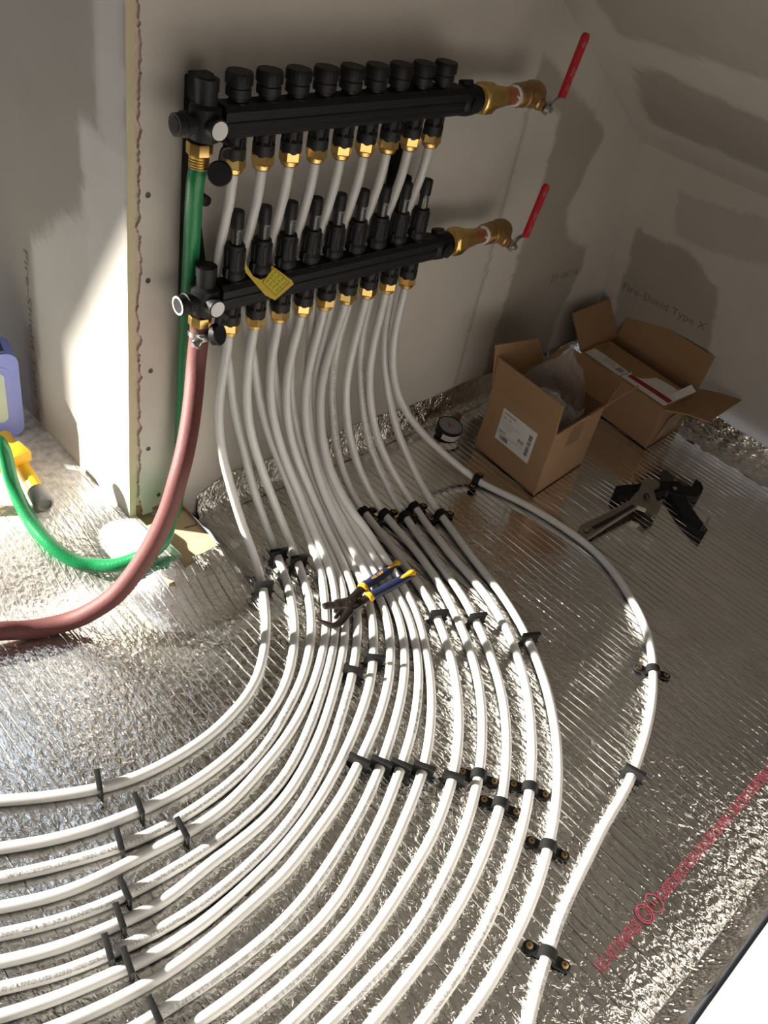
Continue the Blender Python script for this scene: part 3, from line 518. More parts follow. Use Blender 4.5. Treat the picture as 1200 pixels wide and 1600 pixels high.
at = ob.data.attributes.new('mud', 'FLOAT', 'POINT'); at.data.foreach_set('value', [0.72] * len(ob.data.vertices))
# wall plate behind the torn edge: stud and sheathing
mb = MB(); mb.box((0.66, 0.0285, 0.70), (0.05, 0.045, 1.5)); struct(mb.build('trim_1', M['gypsum']))
mb = MB(); mb.box((0.72, 0.03, 0.03), (0.17, 0.05, 0.075)); struct(mb.build('trim_2', M['wood']))

# knee wall on the right
KN = Vector((2.08, 0, 0)); KU = (Vector((1.966, 0, .6)) - KN)
def knee_mud(p):
    RP = [([(0.02, .02), (-.044, .0), (-.044, .116), (-.047, .178), (-.048, .407), (-.078, .404), (-.206, .411), (-.24, .39), (-.30, .36), (-.317, .283), (-.333, .217), (-.320, .150), (-.30, 0.0), (-.02, .0)], 1.0),
          ([(-.128, .53), (-.352, .555), (-1.2, .56), (-1.2, .44), (-.39, .465), (-.284, .439), (-.144, .433)], 0.55)]
    c = cover(p, RP, 0.004, p.y, p.z)
    lim = 0.66
    if p.y > -0.05: return lim
    return lim * (1 - c)
wall_grid('wall_right', KN + Vector((0, -1.16, 0)), (0, 1.18, 0), KU, 150, 78, knee_mud)
# sloped ceiling above it
CO = Vector((1.966, -1.16, .6)); CU = Vector((-0.459, 0, 0.29)) / 0.459
CPOLY = [([(-.093, 1.65), (-.187, 1.612), (-.249, 1.635), (-.391, 1.65), (-.60, 1.66), (-.60, 1.86), (-.355, 1.848), (-.206, 1.841), (-.068, 1.844), (-.079, 1.748)], 1.0),
         ([(-.088, 1.473), (-.07, 1.0), (-.50, 1.0), (-.50, 1.5), (-.414, 1.522), (-.279, 1.533), (-.102, 1.556)], 0.9)]
def ceil_mud_bounce(p): return (0.66 + 0.34 * smooth(-.40, -.62, p.y)) * (1 - cover(p, CPOLY, 0.006, p.y, p.x))  # compound, painted paler toward the front in place of bounced sunlight
wall_grid('ceiling', CO, (0, 3.6, 0), CU * 2.44, 240, 180, ceil_mud_bounce, keep=lambda c: not (0.22 < c.x < 0.74 and 0.30 < c.y < 1.15))   # unseen opening added above the alcove so the foil reflects bluish sky

# alcove side wall: one sheet of drywall on edge, its cut edge facing the room
SIDE = [([(0.0, 1.5), (0.085, 1.5), (0.075, .86), (0.06, .5), (0.05, .05), (0.0, .0)], 0.8), ([(0.0, .70), (.12, .70), (.13, .05), (0, .05)], 1.0), ([(0.0, .66), (.30, .45), (.32, .03), (0, .03)], 0.85)]  # compound; the lower areas are painted paler to strengthen the sun patch
def side_mud_sun(p): return cover(p, SIDE, 0.008, p.y, p.z)
side = wall_grid('wall_alcove', (0.625, 0, 0.045), (0, 0.62, 0), (0, 0, 1.6), 62, 130, side_mud_sun, mats=M['wall'])
mb = MB()
mb.box((0.6315, 0.001, 0.845), (0.0125, 0.002, 1.6)); mb.box((0.633, 0.311, 0.845), (0.010, 0.618, 1.6))
mb.build('cut_edge', M['paper_edge'], side, origin=(0, 0, 0))
mb = MB()
flat_text(mb, 'Fire-Shield Type X', (0.6245, 0.335, 0.42), (0, 0.02, -1), (0, -1, 0), 0.016, 0.36)
mb.build('printed_text', M['pencil'], side, origin=(0, 0, 0), fix=False)

# the rest of the shell, mostly outside the frame: alcove, window wall, front wall
def shell(name, pts, n, m=None, holes=()):
    mb = MB(); mb.prism(pts, n, holes); return struct(mb.build(name, m or M['sheathing']))
shell('wall_far', [(-1.5, 2.4, -.05), (2.2, 2.4, -.05), (2.2, 2.4, 0.46), (-.474, 2.4, 2.15), (-1.5, 2.4, 2.15)], (0, .1, 0))
shell('wall_partition', [(0.66, 0.64, -.05), (2.2, 0.64, -.05), (2.2, 0.64, 0.44), (0.66, 0.64, 1.40)], (0, .08, 0))
shell('wall_front', [(-1.5, -1.15, -.05), (2.12, -1.15, -.05), (2.12, -1.15, 0.50), (-.474, -1.15, 2.15), (-1.5, -1.15, 2.15)], (0, -.1, 0), M['paint'])
WIN = [(-1.5, 0.30, 0.50), (-1.5, 2.26, 0.50), (-1.5, 2.26, 1.38), (-1.5, 2.02, 1.74), (-1.5, 0.30, 1.74)]
shell('wall_left', [(-1.5, -1.25, -.05), (-1.5, 2.5, -.05), (-1.5, 2.5, 2.2), (-1.5, -1.25, 2.2)], (-.06, 0, 0), holes=[WIN])
shell('ceiling_flat', [(-1.6, -1.25, 2.15), (-.44, -1.25, 2.15), (-.44, 2.5, 2.15), (-1.6, 2.5, 2.15)], (0, 0, .05))

# foil turned up at the foot of the walls
def flashing(name, f, n, m, amp, mt=None):
    mb = MB()
    for i in range(n + 1):
        for j in range(m + 1):
            p = Vector(f(i / n, j / m)); w = amp * (1 if 0 < j < m else 0.4)
            p += Vector((noise.noise(p * 45), noise.noise(p * 45 + Vector((7, 0, 0))), noise.noise(p * 45 + Vector((0, 9, 0))))) * w
            mb.v.append(p)
    for i in range(n):
        for j in range(m):
            a = i * (m + 1) + j; mb.f.append((a, a + m + 1, a + m + 2, a + 1)); mb.m.append(0)
    return struct(mb.build(name, mt or M['foil_strip'], origin=(0, 0, 0), ang=180, fix=False))
def fb(s, t):
    x = 0.765 + s * 1.26; top = 0.064 + 0.004 * math.sin(x * 17) - 0.022 * smooth(0.84, 0.77, x)
    return (x, -0.010 - 0.018 * (1 - smooth(0, .35, t)) + 0.008 * t, 0.001 + top * smooth(0.05, 1, t))
flashing('trim_foil_back', fb, 220, 10, 0.0045)
def fr(s, t):
    y = -1.13 + s * 1.11; return (1.972 + 0.104 * t - 0.019 * t ** 3 , y, 0.001 + 0.050 * t ** 2.0)
flashing('trim_foil_right', fr, 190, 12, 0.0065)
def ff(s, t):
    x = 0.05 + s * 1.98
    return (x, -1.118 - 0.024 * smooth(0, .55, t), 0.001 + 0.085 * t ** 1.4)
flashing('trim_foil_front', ff, 170, 8, 0.0045)

# stamps on the drywall
mb = MB(); flat_text(mb, '21 06/16', (1.765, -0.0007, 0.283), (1, 0, 0), (0, 0, 1), 0.020, 0.115)
mb.build('date_stamp', M['pencil'], struct_back, origin=(0, 0, 0), fix=False)
KUn = KU.normalized(); kn = Vector((0, -1, 0)).cross(KUn)
kn = kn if kn.x < 0 else -kn
wr = bpy.data.objects['wall_right']
mb = MB(); zt = 0.238; flat_text(mb, 'Fire-Shield Type X', KN + KUn * (zt / KUn.z) + Vector((0, -0.054, 0)) + kn * 0.0008, Vector((0, -1, 0)) + KUn * 0.03, KUn, 0.022, 0.252)
mb.build('printed_text', M['pencil'], wr, origin=(0, 0, 0), fix=False)
# drywall screws left of the manifold
for k, (x, z) in enumerate(((0.658, .638), (0.659, .508), (0.665, .349), (0.662, .193), (0.684, .080))):
    mb = MB(); mb.lathe([(0.0042, 0), (0.0042, 0.0012), (0.002, 0.0012), (0.001, 0.0004)], (x, 0.0002, z), (0, -1, 0), 14)
    tag(mb.build('drywall_screw', M['screwdark']), ('dark screw head in the drywall, topmost of the column left of the green hose', 'dark screw head in the drywall, second from the top beside the green hose', 'dark screw head in the drywall, third from the top beside the hoses', 'dark screw head in the drywall, fourth from the top left of the red hose', 'dark screw head at the torn foot of the drywall above the bare board')[k], 'screw', 'screws along the drywall edge')

# ------------------------------------------------------------------ manifolds
ORD = ('first', 'second', 'third', 'fourth', 'fifth', 'sixth', 'seventh', 'eighth', 'ninth')
def manifold(x0, za, upper):
    yA = -0.07
    pos = 'upper' if upper else 'lower'
    t = thing('heating_manifold', 'upper black plastic heating manifold with nine round caps along its top' if upper else 'lower black plastic heating manifold with nine upright flow meters along its top', 'manifold', (x0 + 0.2, yA, za - 0.08), 'black heating manifolds')
    mb = MB()
    xs = [x0 + 0.0497 * i for i in range(9)]
    # beam with a chamfered section and a raised rib along the front
    prof = [(-.012, -.020), (.012, -.020), (.018, -.013), (.018, .016), (.012, .0235), (-.013, .0235), (-.0195, .016), (-.018, .004), (-.0198, .002), (-.0198, -.004), (-.018, -.006), (-.018, -.013)]
    mb.prism([(x0 - 0.03, yA + a, za + b) for a, b in prof], (0.0497 * 8 + 0.075, 0, 0))
    for x in xs:
        mb.lathe([(0.0145, 0), (0.0145, 0.012), (0.0125, 0.013), (0.0125, 0.03)], (x, yA, za + 0.012), (0, 0, 1), 20)
        mb.lathe([(0.0135, 0), (0.0135, 0.008)], (x, yA, za - 0.026), (0, 0, 1), 20)
    # left end block, its stubs and the front boss
    bx = x0 - 0.050
    mb.lathe([(0.012, -.026), (0.021, -.020), (0.0225, 0), (0.021, 0.020), (0.0145, 0.024), (0.0145, 0.040), (0.0160, 0.040), (0.0160, 0.0545)], (bx, yA, za), (0, 0, 1), 26)
    mb.lathe([(0.014, 0.0), (0.014, 0.033)], (bx, yA, za), (0, -1, 0), 24)
    mb.lathe([(0.013, 0.015), (0.013, 0.028), (0.0165, 0.029), (0.0165, 0.034), (0.0145, 0.035), (0.0145, 0.046)], (bx, yA, za), (-1, 0, 0), 24)
    # right end collar with side boss
    ex = xs[-1] + 0.045
    mb.lathe([(0.019, 0), (0.024, 0.006), (0.0255, 0.02), (0.024, 0.036), (0.020, 0.040)], (ex, yA, za), (1, 0, 0), 24)
    mb.lathe([(0.0125, 0.014), (0.0125, 0.029), (0.010, 0.030)], (ex + 0.020, yA, za), (0, -1, 0), 20)
    mb.lathe([(0.0125, 0.014), (0.0125, 0.028), (0.011, 0.030)], (ex + 0.020, yA, za), (0, 0.25, 1), 20)
    body = mb.build('body', M['black'], t)
    mb = MB()
    mb.lathe([(0.0118, 0), (0.0118, 0.0006)], (bx, yA, za + 0.0550), (0, 0, 1), 22)
    mb.build('port_opening', M['gap'], body); mb = MB()
    mb.lathe([(0.0105, 0), (0.0105, 0.0006)], (bx - 0.0464, yA, za), (-1, 0, 0), 22)
    mb.build('port_opening', M['gap'], body); mb = MB()
    mb.lathe([(0.0062, 0), (0.0062, 0.0006)], (ex + 0.020, yA - 0.0302, za), (0, -1, 0), 18)
    mb.build('port_opening', M['gap'], body)
    if not upper:
        mb = MB(); n = 26
        vs = [(bx - 0.0472, yA + r * math.cos(2 * math.pi * k / n), za + r * math.sin(2 * math.pi * k / n)) for r in (0.0142, 0.0112) for k in range(n)]
        mb.add(vs, [(k, (k + 1) % n, n + (k + 1) % n, n + k) for k in range(n)])
        mb.build('washer', M['tape'], body, fix=False)['label'] = 'white washer in the open end port'
    mb = MB(); mb.lathe([(0.0120, 0), (0.0120, 0.0006)], (bx, yA - 0.0332, za), (0, -1, 0), 28)
    mb.build('sticker', M['mark'], t)['label'] = 'round white sticker'
    mb = MB(); mb.box((ex - 0.012, yA - 0.0155, za + 0.0165), (0.011, 0.0006, 0.007), Matrix.Rotation(-0.8, 3, 'X'))
    mb.build('paper_label', M['mark'], t)['label'] = 'small white label'
    # outlets
    for x in xs:
        mb = MB()
        mb.lathe([(0.0130, 0.0), (0.0130, -0.009), (0.0160, -0.013), (0.0160, -0.026), (0.0150, -0.029), (0.0122, -0.034), (0.0112, -0.035)], (x, yA, za - 0.022), (0, 0, 1), 22)
        for k in range(8):
            a = 2 * math.pi * k / 8
            mb.box((x + 0.0138 * math.cos(a), yA + 0.0138 * math.sin(a), za - 0.028), (0.003, 0.003, 0.013), Matrix.Rotation(a, 3, 'Z'))
        f = mb.build('outlet_fitting', M['black'], t)
        mb = MB()
        mb.lathe([(0.0128, 0), (0.0128, -0.004)], (x, yA, za - 0.045 if False else za - 0.0445), (0, 0, 1), 22)
        rot = random.uniform(0, 1)
        s = MB(); s.lathe([(0.0142, 0), (0.0170, -0.0015), (0.0170, -0.0135), (0.0154, -0.0155)], (0, 0, 0), (0, 0, 1), flat=6)
        R = Matrix.Rotation(rot, 3, 'Z'); mb.add([Vector((x, yA, za - 0.0475)) + R @ p for p in s.v], s.f)
        mb.lathe([(0.0146, 0), (0.0132, -0.006), (0.0106, -0.0085), (0.0088, -0.0085)], (x, yA, za - 0.0625), (0, 0, 1), 22)
        mb.build('brass_nut', M['brass'], f, ang=25)['label'] = 'brass hexagon nut'
    for i, x in enumerate(xs):
        if upper:
            mb = MB(); pr = []
            n = 40
            for r, h in ((0.0150, 0.030), (0.0170, 0.031), (0.0170, 0.041), (0.0158, 0.0425), (0.0158, 0.0445), (0.0182, 0.0455), (0.0182, 0.0585), (0.0170, 0.061)):
                pr.append((r, h))
            mb.lathe(pr, (x, yA, za), (0, 0, 1), n)
            for k in range(20):
                a = 2 * math.pi * k / 20
                mb.box((x + 0.0180 * math.cos(a), yA + 0.0180 * math.sin(a), za + 0.0515), (0.0012, 0.002, 0.011), Matrix.Rotation(a, 3, 'Z'))
            mb.build('valve_cap', M['black'], t)
        else:
            mb = MB()
            mb.lathe([(0.0150, 0.028), (0.0172, 0.030), (0.0172, 0.038), (0.0162, 0.040), (0.0148, 0.043), (0.0148, 0.074), (0.0135, 0.080), (0.0085, 0.081)], (x, yA, za), (0, 0, 1), 26)
            for k in range(10):
                a = 2 * math.pi * k / 10
                mb.box((x + 0.0146 * math.cos(a), yA + 0.0146 * math.sin(a), za + 0.059), (0.003, 0.005, 0.030), Matrix.Rotation(a, 3, 'Z'), 0.0008)
            mb.box((x - 0.0165, yA - 0.004, za + 0.038), (0.006, 0.006, 0.016), None, 0.001)
            fm = mb.build('flow_meter', M['black'], t)
            mb = MB(); mb.lathe([(0.0086, 0.080), (0.0086, 0.106)], (x, yA, za), (0, 0, 1), 22)
            mb.build('sight_tube', M['meterglass'], fm)
            mb = MB(); mb.lathe([(0.0098, 0.105), (0.0098, 0.128), (0.0088, 0.1305)], (x, yA, za), (0, 0, 1), 22)
            mb.build('meter_cap', M['black'], fm)
            mb = MB()
            # scale: white ticks and digits wrapped on the front of the tube
            def wrap(px, pz):
                a = px / 0.0088; return Vector((x + 0.0088 * math.sin(a), yA - 0.0088 * math.cos(a), za + pz))
            for k in range(7):
                z = 0.082 + 0.003 * k; w = 0.0045 if k % 2 == 0 else 0.003
                mb.quad(wrap(0.0010, z), wrap(0.0010 + w, z), wrap(0.0010 + w, z + 0.0008), wrap(0.0010, z + 0.0008))
            vs, fs, w = text_geo('gpm')
            mb.add([wrap(-0.002 + a / w * 0.0075, 0.1025 + b * 0.0034) for a, b in vs], fs)
            for k in range(5):
                vs, fs, w = text_geo('43210'[k]); mb.add([wrap(-0.0055 + a * 0.0032, 0.0815 + 0.0038 * k + b * 0.0036) for a, b in vs], fs)
            mb.build('scale_print', M['faint'], fm, fix=False)['label'] = 'pale grey flow scale'
            if i == 8:
                mb = MB(); mb.quad(wrap(-0.0085, 0.083), wrap(-0.002, 0.083), wrap(-0.002, 0.100), wrap(-0.0085, 0.100))
                mb.build('float', M['oil'], fm, fix=False)['label'] = 'yellow green float'
    # loose cap on its strap
    cx, cy, cz = (x0 - 0.043, -0.098, 0.700) if upper else (x0 - 0.045, -0.100, 0.455)
    mb = MB()
    mb.tube(catmull([(bx + 0.012, yA - 0.02, za - 0.014), (bx + 0.022, yA - 0.03, za - 0.022), (cx + 0.006, cy + 0.004, cz + 0.030), (cx + 0.002, cy + 0.004, cz + 0.012)], 5), 0.0028, 8, flat=2.0)
    ax = Vector((0.35, -0.8, 0.3)) if not upper else Vector((-0.5, -0.5, 0.2))
    mb.lathe([(0.0155, -0.006), (0.0165, -0.005), (0.0165, 0.004), (0.015, 0.006)], (cx, cy, cz), ax, 26)
    mb.build('tethered_cap', M['black'], t)
    return t, bx, xs, ex
UP = manifold(0.748, 0.757, True)
LO = manifold(0.762, 0.500, False)

# the two upright brackets carrying both manifolds
for k, x in enumerate((0.722, 1.142)):
    t = thing('wall_bracket', ('black wall bracket upright behind the left ends of both manifolds', 'black wall bracket upright behind the right ends of both manifolds')[k], 'bracket', (x, -0.03, 0.48), 'manifold wall brackets')
    mb = MB()
    mb.box((x, -0.0125, 0.63), (0.022, 0.025, 0.33), None, 0.002)
    for z in (0.500, 0.757):
        mb.box((x, -0.032, z), (0.024, 0.034, 0.046), None, 0.003)
    mb.prism([(x + 0.012, -0.020, 0.60), (x + 0.012, -0.020, 0.50), (x + 0.030, -0.020, 0.50)], (0, 0.012, 0))
    if k == 0:
        mb.box((x - 0.004, -0.028, 0.788), (0.030, 0.018, 0.034), None, 0.002)
    mb.build('upright', M['black'], t)
    mb = MB(); mb.lathe([(0.008, 0), (0.008, 0.012), (0.0055, 0.013)], (x + 0.012, -0.020, 0.632 if k == 0 else 0.615), (0, -1, 0), 18)
    mb.build('boss', M['black'], t)

# ball valves at the right-hand ends
def ball_valve(x, za, lab, hx):
    y = -0.07
    t = thing('ball_valve', lab, 'valve', (x + 0.07, y, za - 0.03), 'ball valves with red levers')
    mb = MB()
    mb.lathe([(0.0215, 0), (0.0215, 0.008), (0.0235, 0.010)], (x, y, za), (1, 0, 0), 26)
    mb.lathe([(0.0245, 0.010), (0.0265, 0.013), (0.0265, 0.034), (0.0235, 0.038)], (x, y, za), (1, 0, 0), flat=8)
    mb.lathe([(0.0205, 0.038), (0.0195, 0.050), (0.0170, 0.064), (0.0170, 0.070)], (x, y, za), (1, 0, 0), 26)
    mb.build('union_nut', M['brass'], t, ang=28)['label'] = 'brass union nut'
    mb = MB(); mb.lathe([(0.0150, 0.066), (0.0150, 0.108)], (x, y, za), (1, 0, 0), 24)
    mb.build('copper_stub', M['copper'], t)['label'] = 'short red copper stub'
    mb = MB(); mb.lathe([(0.0168, 0.101), (0.0182, 0.1015), (0.0178, 0.106), (0.0165, 0.107)], (x, y, za), (1, 0, 0), 24)
    for k in range(5):
        a = k * 1.3; mb.tube([(x + 0.1, y - 0.016 * math.cos(a), za + 0.016 * math.sin(a)), (x + 0.093, y - 0.0158 * math.cos(a + .3), za + 0.0165 * math.sin(a + .3))], 0.0012, 6)
    mb.build('thread_tape', M['tape'], t)['label'] = 'white thread tape'
    mb = MB()
    mb.lathe([(0.0190, 0.106), (0.0200, 0.108), (0.0205, 0.124), (0.0190, 0.126), (0.0190, 0.128), (0.0212, 0.129), (0.0212, 0.133), (0.0195, 0.134), (0.0215, 0.142), (0.0235, 0.152), (0.0225, 0.165), (0.0180, 0.174), (0.0140, 0.176)], (x, y, za), (1, 0, 0), 28)
    sx = x + 0.142
    mb.lathe([(0.0135, 0.014), (0.0125, 0.034), (0.0095, 0.036), (0.0095, 0.046)], (sx, y, za), (0, -1, -0.18), flat=8)
    mb.build('valve_body', M['oldbrass'], t, ang=30)
    # lever
    p0 = Vector((sx, y - 0.048, za - 0.008)); 
    mb = MB()
    mb.lathe([(0.0065, 0), (0.0065, 0.008), (0.0045, 0.009), (0.0045, 0.013)], p0 + Vector((0, 0.002, 0)), (0, -1, 0), flat=6)
    mb.build('stem_nut', M['steel'], t)
    mb = MB()
    path = [p0 + Vector(d) for d in ((-0.004, 0, -0.010), (0.0, 0, 0.0), (0.006, -0.001, 0.012), (0.009, -0.005, 0.019), (0.014, -0.012, 0.025), (0.020, -0.014, 0.029))]
    for i in range(len(path) - 1):
        pass
    mb.tube(catmull(path, 4), 0.0075, 10, flat=0.22, up=(0, 1, 0))
    lev = mb.build('lever', M['steel'], t)
    d = Vector((hx, -0.02, 1)).normalized(); a = p0 + Vector((0.013, -0.0140, 0.022)); L = 0.104
    w = d.cross(Vector((0, 1, 0))).normalized(); nrm = d.cross(w).normalized()
    nrm = nrm if nrm.y < 0 else -nrm
    mb = MB(); poly = []
    hw = 0.0092
    poly += [a - w * hw * 0.9 + d * 0.0, a + w * hw * 0.9 + d * 0.0, a + w * hw + d * (L - hw)]
    for k in range(1, 8):
        th = math.pi * k / 8; poly.append(a + d * (L - hw) + w * hw * math.cos(th) + d * hw * math.sin(th))
    poly.append(a - w * hw + d * (L - hw))
    mb.prism([p - nrm * 0.003 for p in poly], nrm * 0.006)
    sl = mb.build('lever_sleeve', M['redvinyl'], t); sl['label'] = 'red vinyl sleeve'
    mb = MB(); o = a + nrm * 0.0034; r = d; u = (-w if (nrm.cross(d)).dot(w) < 0 else w)
    u = nrm.cross(d)
    flat_text(mb, 'WOG', o + d * 0.012 - u * 0.003, r, u, 0.005, 0.010)
    flat_text(mb, 'BALL VALVE', o + d * 0.030 - u * 0.0055, r, u, 0.003, 0.018)
    mb.box(o + d * 0.042, (0.0002, 0.0002, 0.0002)); 
    flat_text(mb, 'FNW', o + d * 0.036 - u * 0.001, r, u, 0.0055, 0.014)
    q = o + d * 0.086
    for s0, s1 in ((0.0052, 0.0036),):
        dirs = [r, u, -r, -u]
        mb.add([q + x_ * s for s in (s0, s1) for x_ in dirs], [(k, (k + 1) % 4, 4 + (k + 1) % 4, 4 + k) for k in range(4)])
    mb.build('white_print', M['faint'], sl, fix=False)
ball_valve(1.236, 0.757, 'brass ball valve with raised red lever at the end of the upper manifold', 0.16)
ball_valve(1.250, 0.500, 'brass ball valve with raised red lever at the end of the lower manifold', 0.18)

# yellow temperature tag looped round the second flow meter
tg = [Vector(p) for p in TAG]; nrm = Vector((0, -.8, .6))
t = thing('paper_tag', 'yellow printed tag looped round the second flow meter of the lower manifold', 'tag', (0.825, -0.094, 0.505))
mb = MB(); mb.prism(tg, nrm * -0.0006); 
mb.prism([tg[0] + Vector((0, 0.001, 0)), tg[1], tg[12], Vector((0.786, -0.052, 0.560))], nrm * -0.0006)
mb.build('card', M['yellow'], t)
E0 = Vector((0.7961, -0.0906, 0.5168)); E1 = Vector((0.8518, -0.0812, 0.5294)) ; 
c2, c3, c4, c7 = tg[2], tg[3], tg[4], tg[6]
def tagpt(u_, v_):  # inside the square panel: u along the top edge, v downwards
    A = Vector((0.8005, -0.0890, 0.5190)); B = Vector((0.8300, -0.0775, 0.5342)); D = Vector((0.8195, -0.1045, 0.4983)); Cc = Vector((0.8548, -0.0955, 0.5102))
    return (A * (1 - u_) + B * u_) * (1 - v_) + (D * (1 - u_) + Cc * u_) * v_ + nrm * 0.0006
mb = MB(); mb.quad(tagpt(.03, .03), tagpt(.97, .03), tagpt(.97, .95), tagpt(.03, .95))
mb.build('panel', M['lime'], t, fix=False)['label'] = 'lime printed panel'
mb = MB()
for a, b, c, d in ((.03, .03, .97, .06), (.03, .92, .97, .95), (.03, .03, .055, .95), (.945, .03, .97, .95)):
    mb.add([tagpt(u_, v_) + nrm * 0.0003 for u_, v_ in ((a, b), (c, b), (c, d), (a, d))], [(0, 1, 2, 3)])
for k, s in enumerate(('140F @ 87 psi', '150F @ 72 psi', '170F @ 50 psi', '194F @ 43 psi')):
    vs, fs, w = text_geo(s); v0 = 0.25 + 0.205 * k
    mb.add([tagpt(0.12 + 0.78 * x / w, v0 - y * 0.17) + nrm * 0.0003 for x, y in vs], fs)
mb.build('tag_print', M['brown'], t, fix=False)

# ------------------------------------------------------------------ tubes
TR = 0.0079
def frame_tube(pts):
    return [Vector(p) * 1e-4 for p in pts]
def which(nm):
    k = int(nm[1]) - 1
    return ORD[k], ('lower' if nm[0] == 'l' else 'upper')
TUBES = {}
for nm, pts in PIPES.items():
    P = catmull(frame_tube(pts), 3); o, lv = which(nm)
    extra = {'l1': ', innermost curve', 'l9': ', widest curve'}.get(nm, '')
    t = thing('pex_tube', 'white plastic heating tube from the %s brass nut of the %s manifold%s' % (o, lv, extra), 'pipe', P[len(P) // 2], 'white heating tubes')
    mb = MB(); mb.tube(P, TR, 16); tb = mb.build('tube', M['pex'], t, ang=60)
    S_ = [0.0]
    for a, b in zip(P, P[1:]): S_.append(S_[-1] + (b - a).length)
    TUBES[nm] = (P, S_, t)
def at_s(P, S_, s):
    import bisect
    s = max(0, min(S_[-1] - 1e-6, s)); i = min(bisect.bisect_right(S_, s) - 1, len(P) - 2)
    f = (s - S_[i]) / (S_[i + 1] - S_[i])
    def tn(j): return (P[min(j + 1, len(P) - 1)] - P[max(j - 1, 0)]).normalized()
    return P[i].lerp(P[i + 1], f), tn(i).lerp(tn(i + 1), f).normalized()
PRINT_UP = Vector((-0.32, -0.55, 0.78)).normalized()
ink = {}
for nm, s0, s1, body in RUNS:
    P, S_, t = TUBES[nm]; vs, fs, w = text_geo(body)
    sg = 1 if s1 > s0 else -1; k = abs(s1 - s0) / w
    mb = MB(); ink[nm, s0] = mb; pts = []
    for x, y in vs:
        p, T = at_s(P, S_, s0 + sg * x * k)
        N = (PRINT_UP - T * PRINT_UP.dot(T)).normalized(); D = T * sg; U = N.cross(D)
        a = ((y - 0.2) * 0.0078) / TR
        pts.append(p + (N * math.cos(a) + U * math.sin(a)) * (TR + 0.00025))
    mb.add(pts, fs)
for (nm, _s), mb in ink.items():
    mb.build('printed_text', M['ink'], TUBES[nm][2], fix=False)['label'] = 'grey dot printed pipe marking'

# ------------------------------------------------------------------ clips on the floor
def staple_mesh():
    mb = MB(); w, h, th = 0.0162, 0.0300, 0.0038
    poly = [(-w, -0.004), (-0.0085, -0.004), (-0.0085, 0.010)]
    for k in range(0, 13):
        a = math.pi - math.pi * k / 12; poly.append((0.0085 * math.cos(a), 0.0095 + 0.0082 * math.sin(a)))
    poly += [(0.0085, -0.004), (w, -0.004), (w + 0.0008, h), (-w - 0.0008, h)]
    mb.prism([(-th / 2, y, z) for y, z in poly], (th, 0, 0))
    mb.box((0.002, 0, h - 0.0008), (th + 0.004, 2 * w + 0.0016, 0.0022), None, 0.0004)
    for s in (-1, 1):
        for k in range(3):
            mb.box((0.0, s * (w + 0.002), 0.002 + 0.002 * k), (0.0012, 0.006, 0.0012), Matrix.Rotation(s * (0.5 - 0.5 * k), 3, 'X'))
    return mb
ST_LAB = {0: 'on the innermost tube beside the cut foil', 1: 'of the pair high on the floor below the manifold, left one', 2: 'of the pair high on the floor below the manifold, right one',
 3: 'below the pliers, left of two', 4: 'below the pliers, right of two', 5: 'leftmost in the row of five across the tubes', 6: 'second in the row of five across the tubes', 7: 'third in the row of five across the tubes', 8: 'fourth in the row of five across the tubes', 9: 'rightmost in the row of five, next to a screwed strap',
 10: 'right of the pliers, nearer of two to the pliers', 11: 'right of the pliers, second along', 12: 'right of the pliers, farthest right of three', 13: 'on the single outer tube, alone on open foil',
 14: 'on the innermost tube, topmost of the left column', 15: 'on the second tube, just right of the topmost left clip', 16: 'on the third tube in the left column', 17: 'on the fourth tube, right of the left column', 18: 'on the fifth tube in the left column', 19: 'on the sixth tube in the left column', 20: 'on the seventh tube, farthest left in the left column', 21: 'on the eighth tube in the left column', 22: 'on the tenth tube at the bottom edge'}
first = None
for k, (nm, x, y, a) in enumerate(STAPLES):
    if first is None:
        first = staple_mesh().build('pipe_staple', M['clip'], origin=(0, 0, 0)); o = first
    else:
        o = first.copy(); COL.objects.link(o)
    tag(o, 'black plastic staple clip ' + ST_LAB[k], 'clip', 'black staple clips')
    zt = min((p - Vector((x, y, p.z))).length for p in TUBES[nm][0])
    o.location = (x, y, 0.0); o.rotation_euler = (0, 0, math.radians(a) + random.uniform(-.06, .06))
    pz = min(TUBES[nm][0], key=lambda p: (p.x - x) ** 2 + (p.y - y) ** 2).z
    o.location.z = max(0.0, pz - TR)
SP_LAB = ['leftmost of the row by the wall', 'second from the left of the row by the wall', 'third of the row by the wall, lower of a touching pair', 'fourth of the row by the wall, upper of a touching pair', 'rightmost of the row by the wall',
 'on the outer tube below the cardboard box', 'on the outer tube far out on the open foil', 'on the outer tube at the bottom right with puckered foil', 'by itself above the bottom right strap', 'right end of the group of three amid the tubes', 'lowest of the group of three amid the tubes', 'left end of the group of three, next to a staple clip']
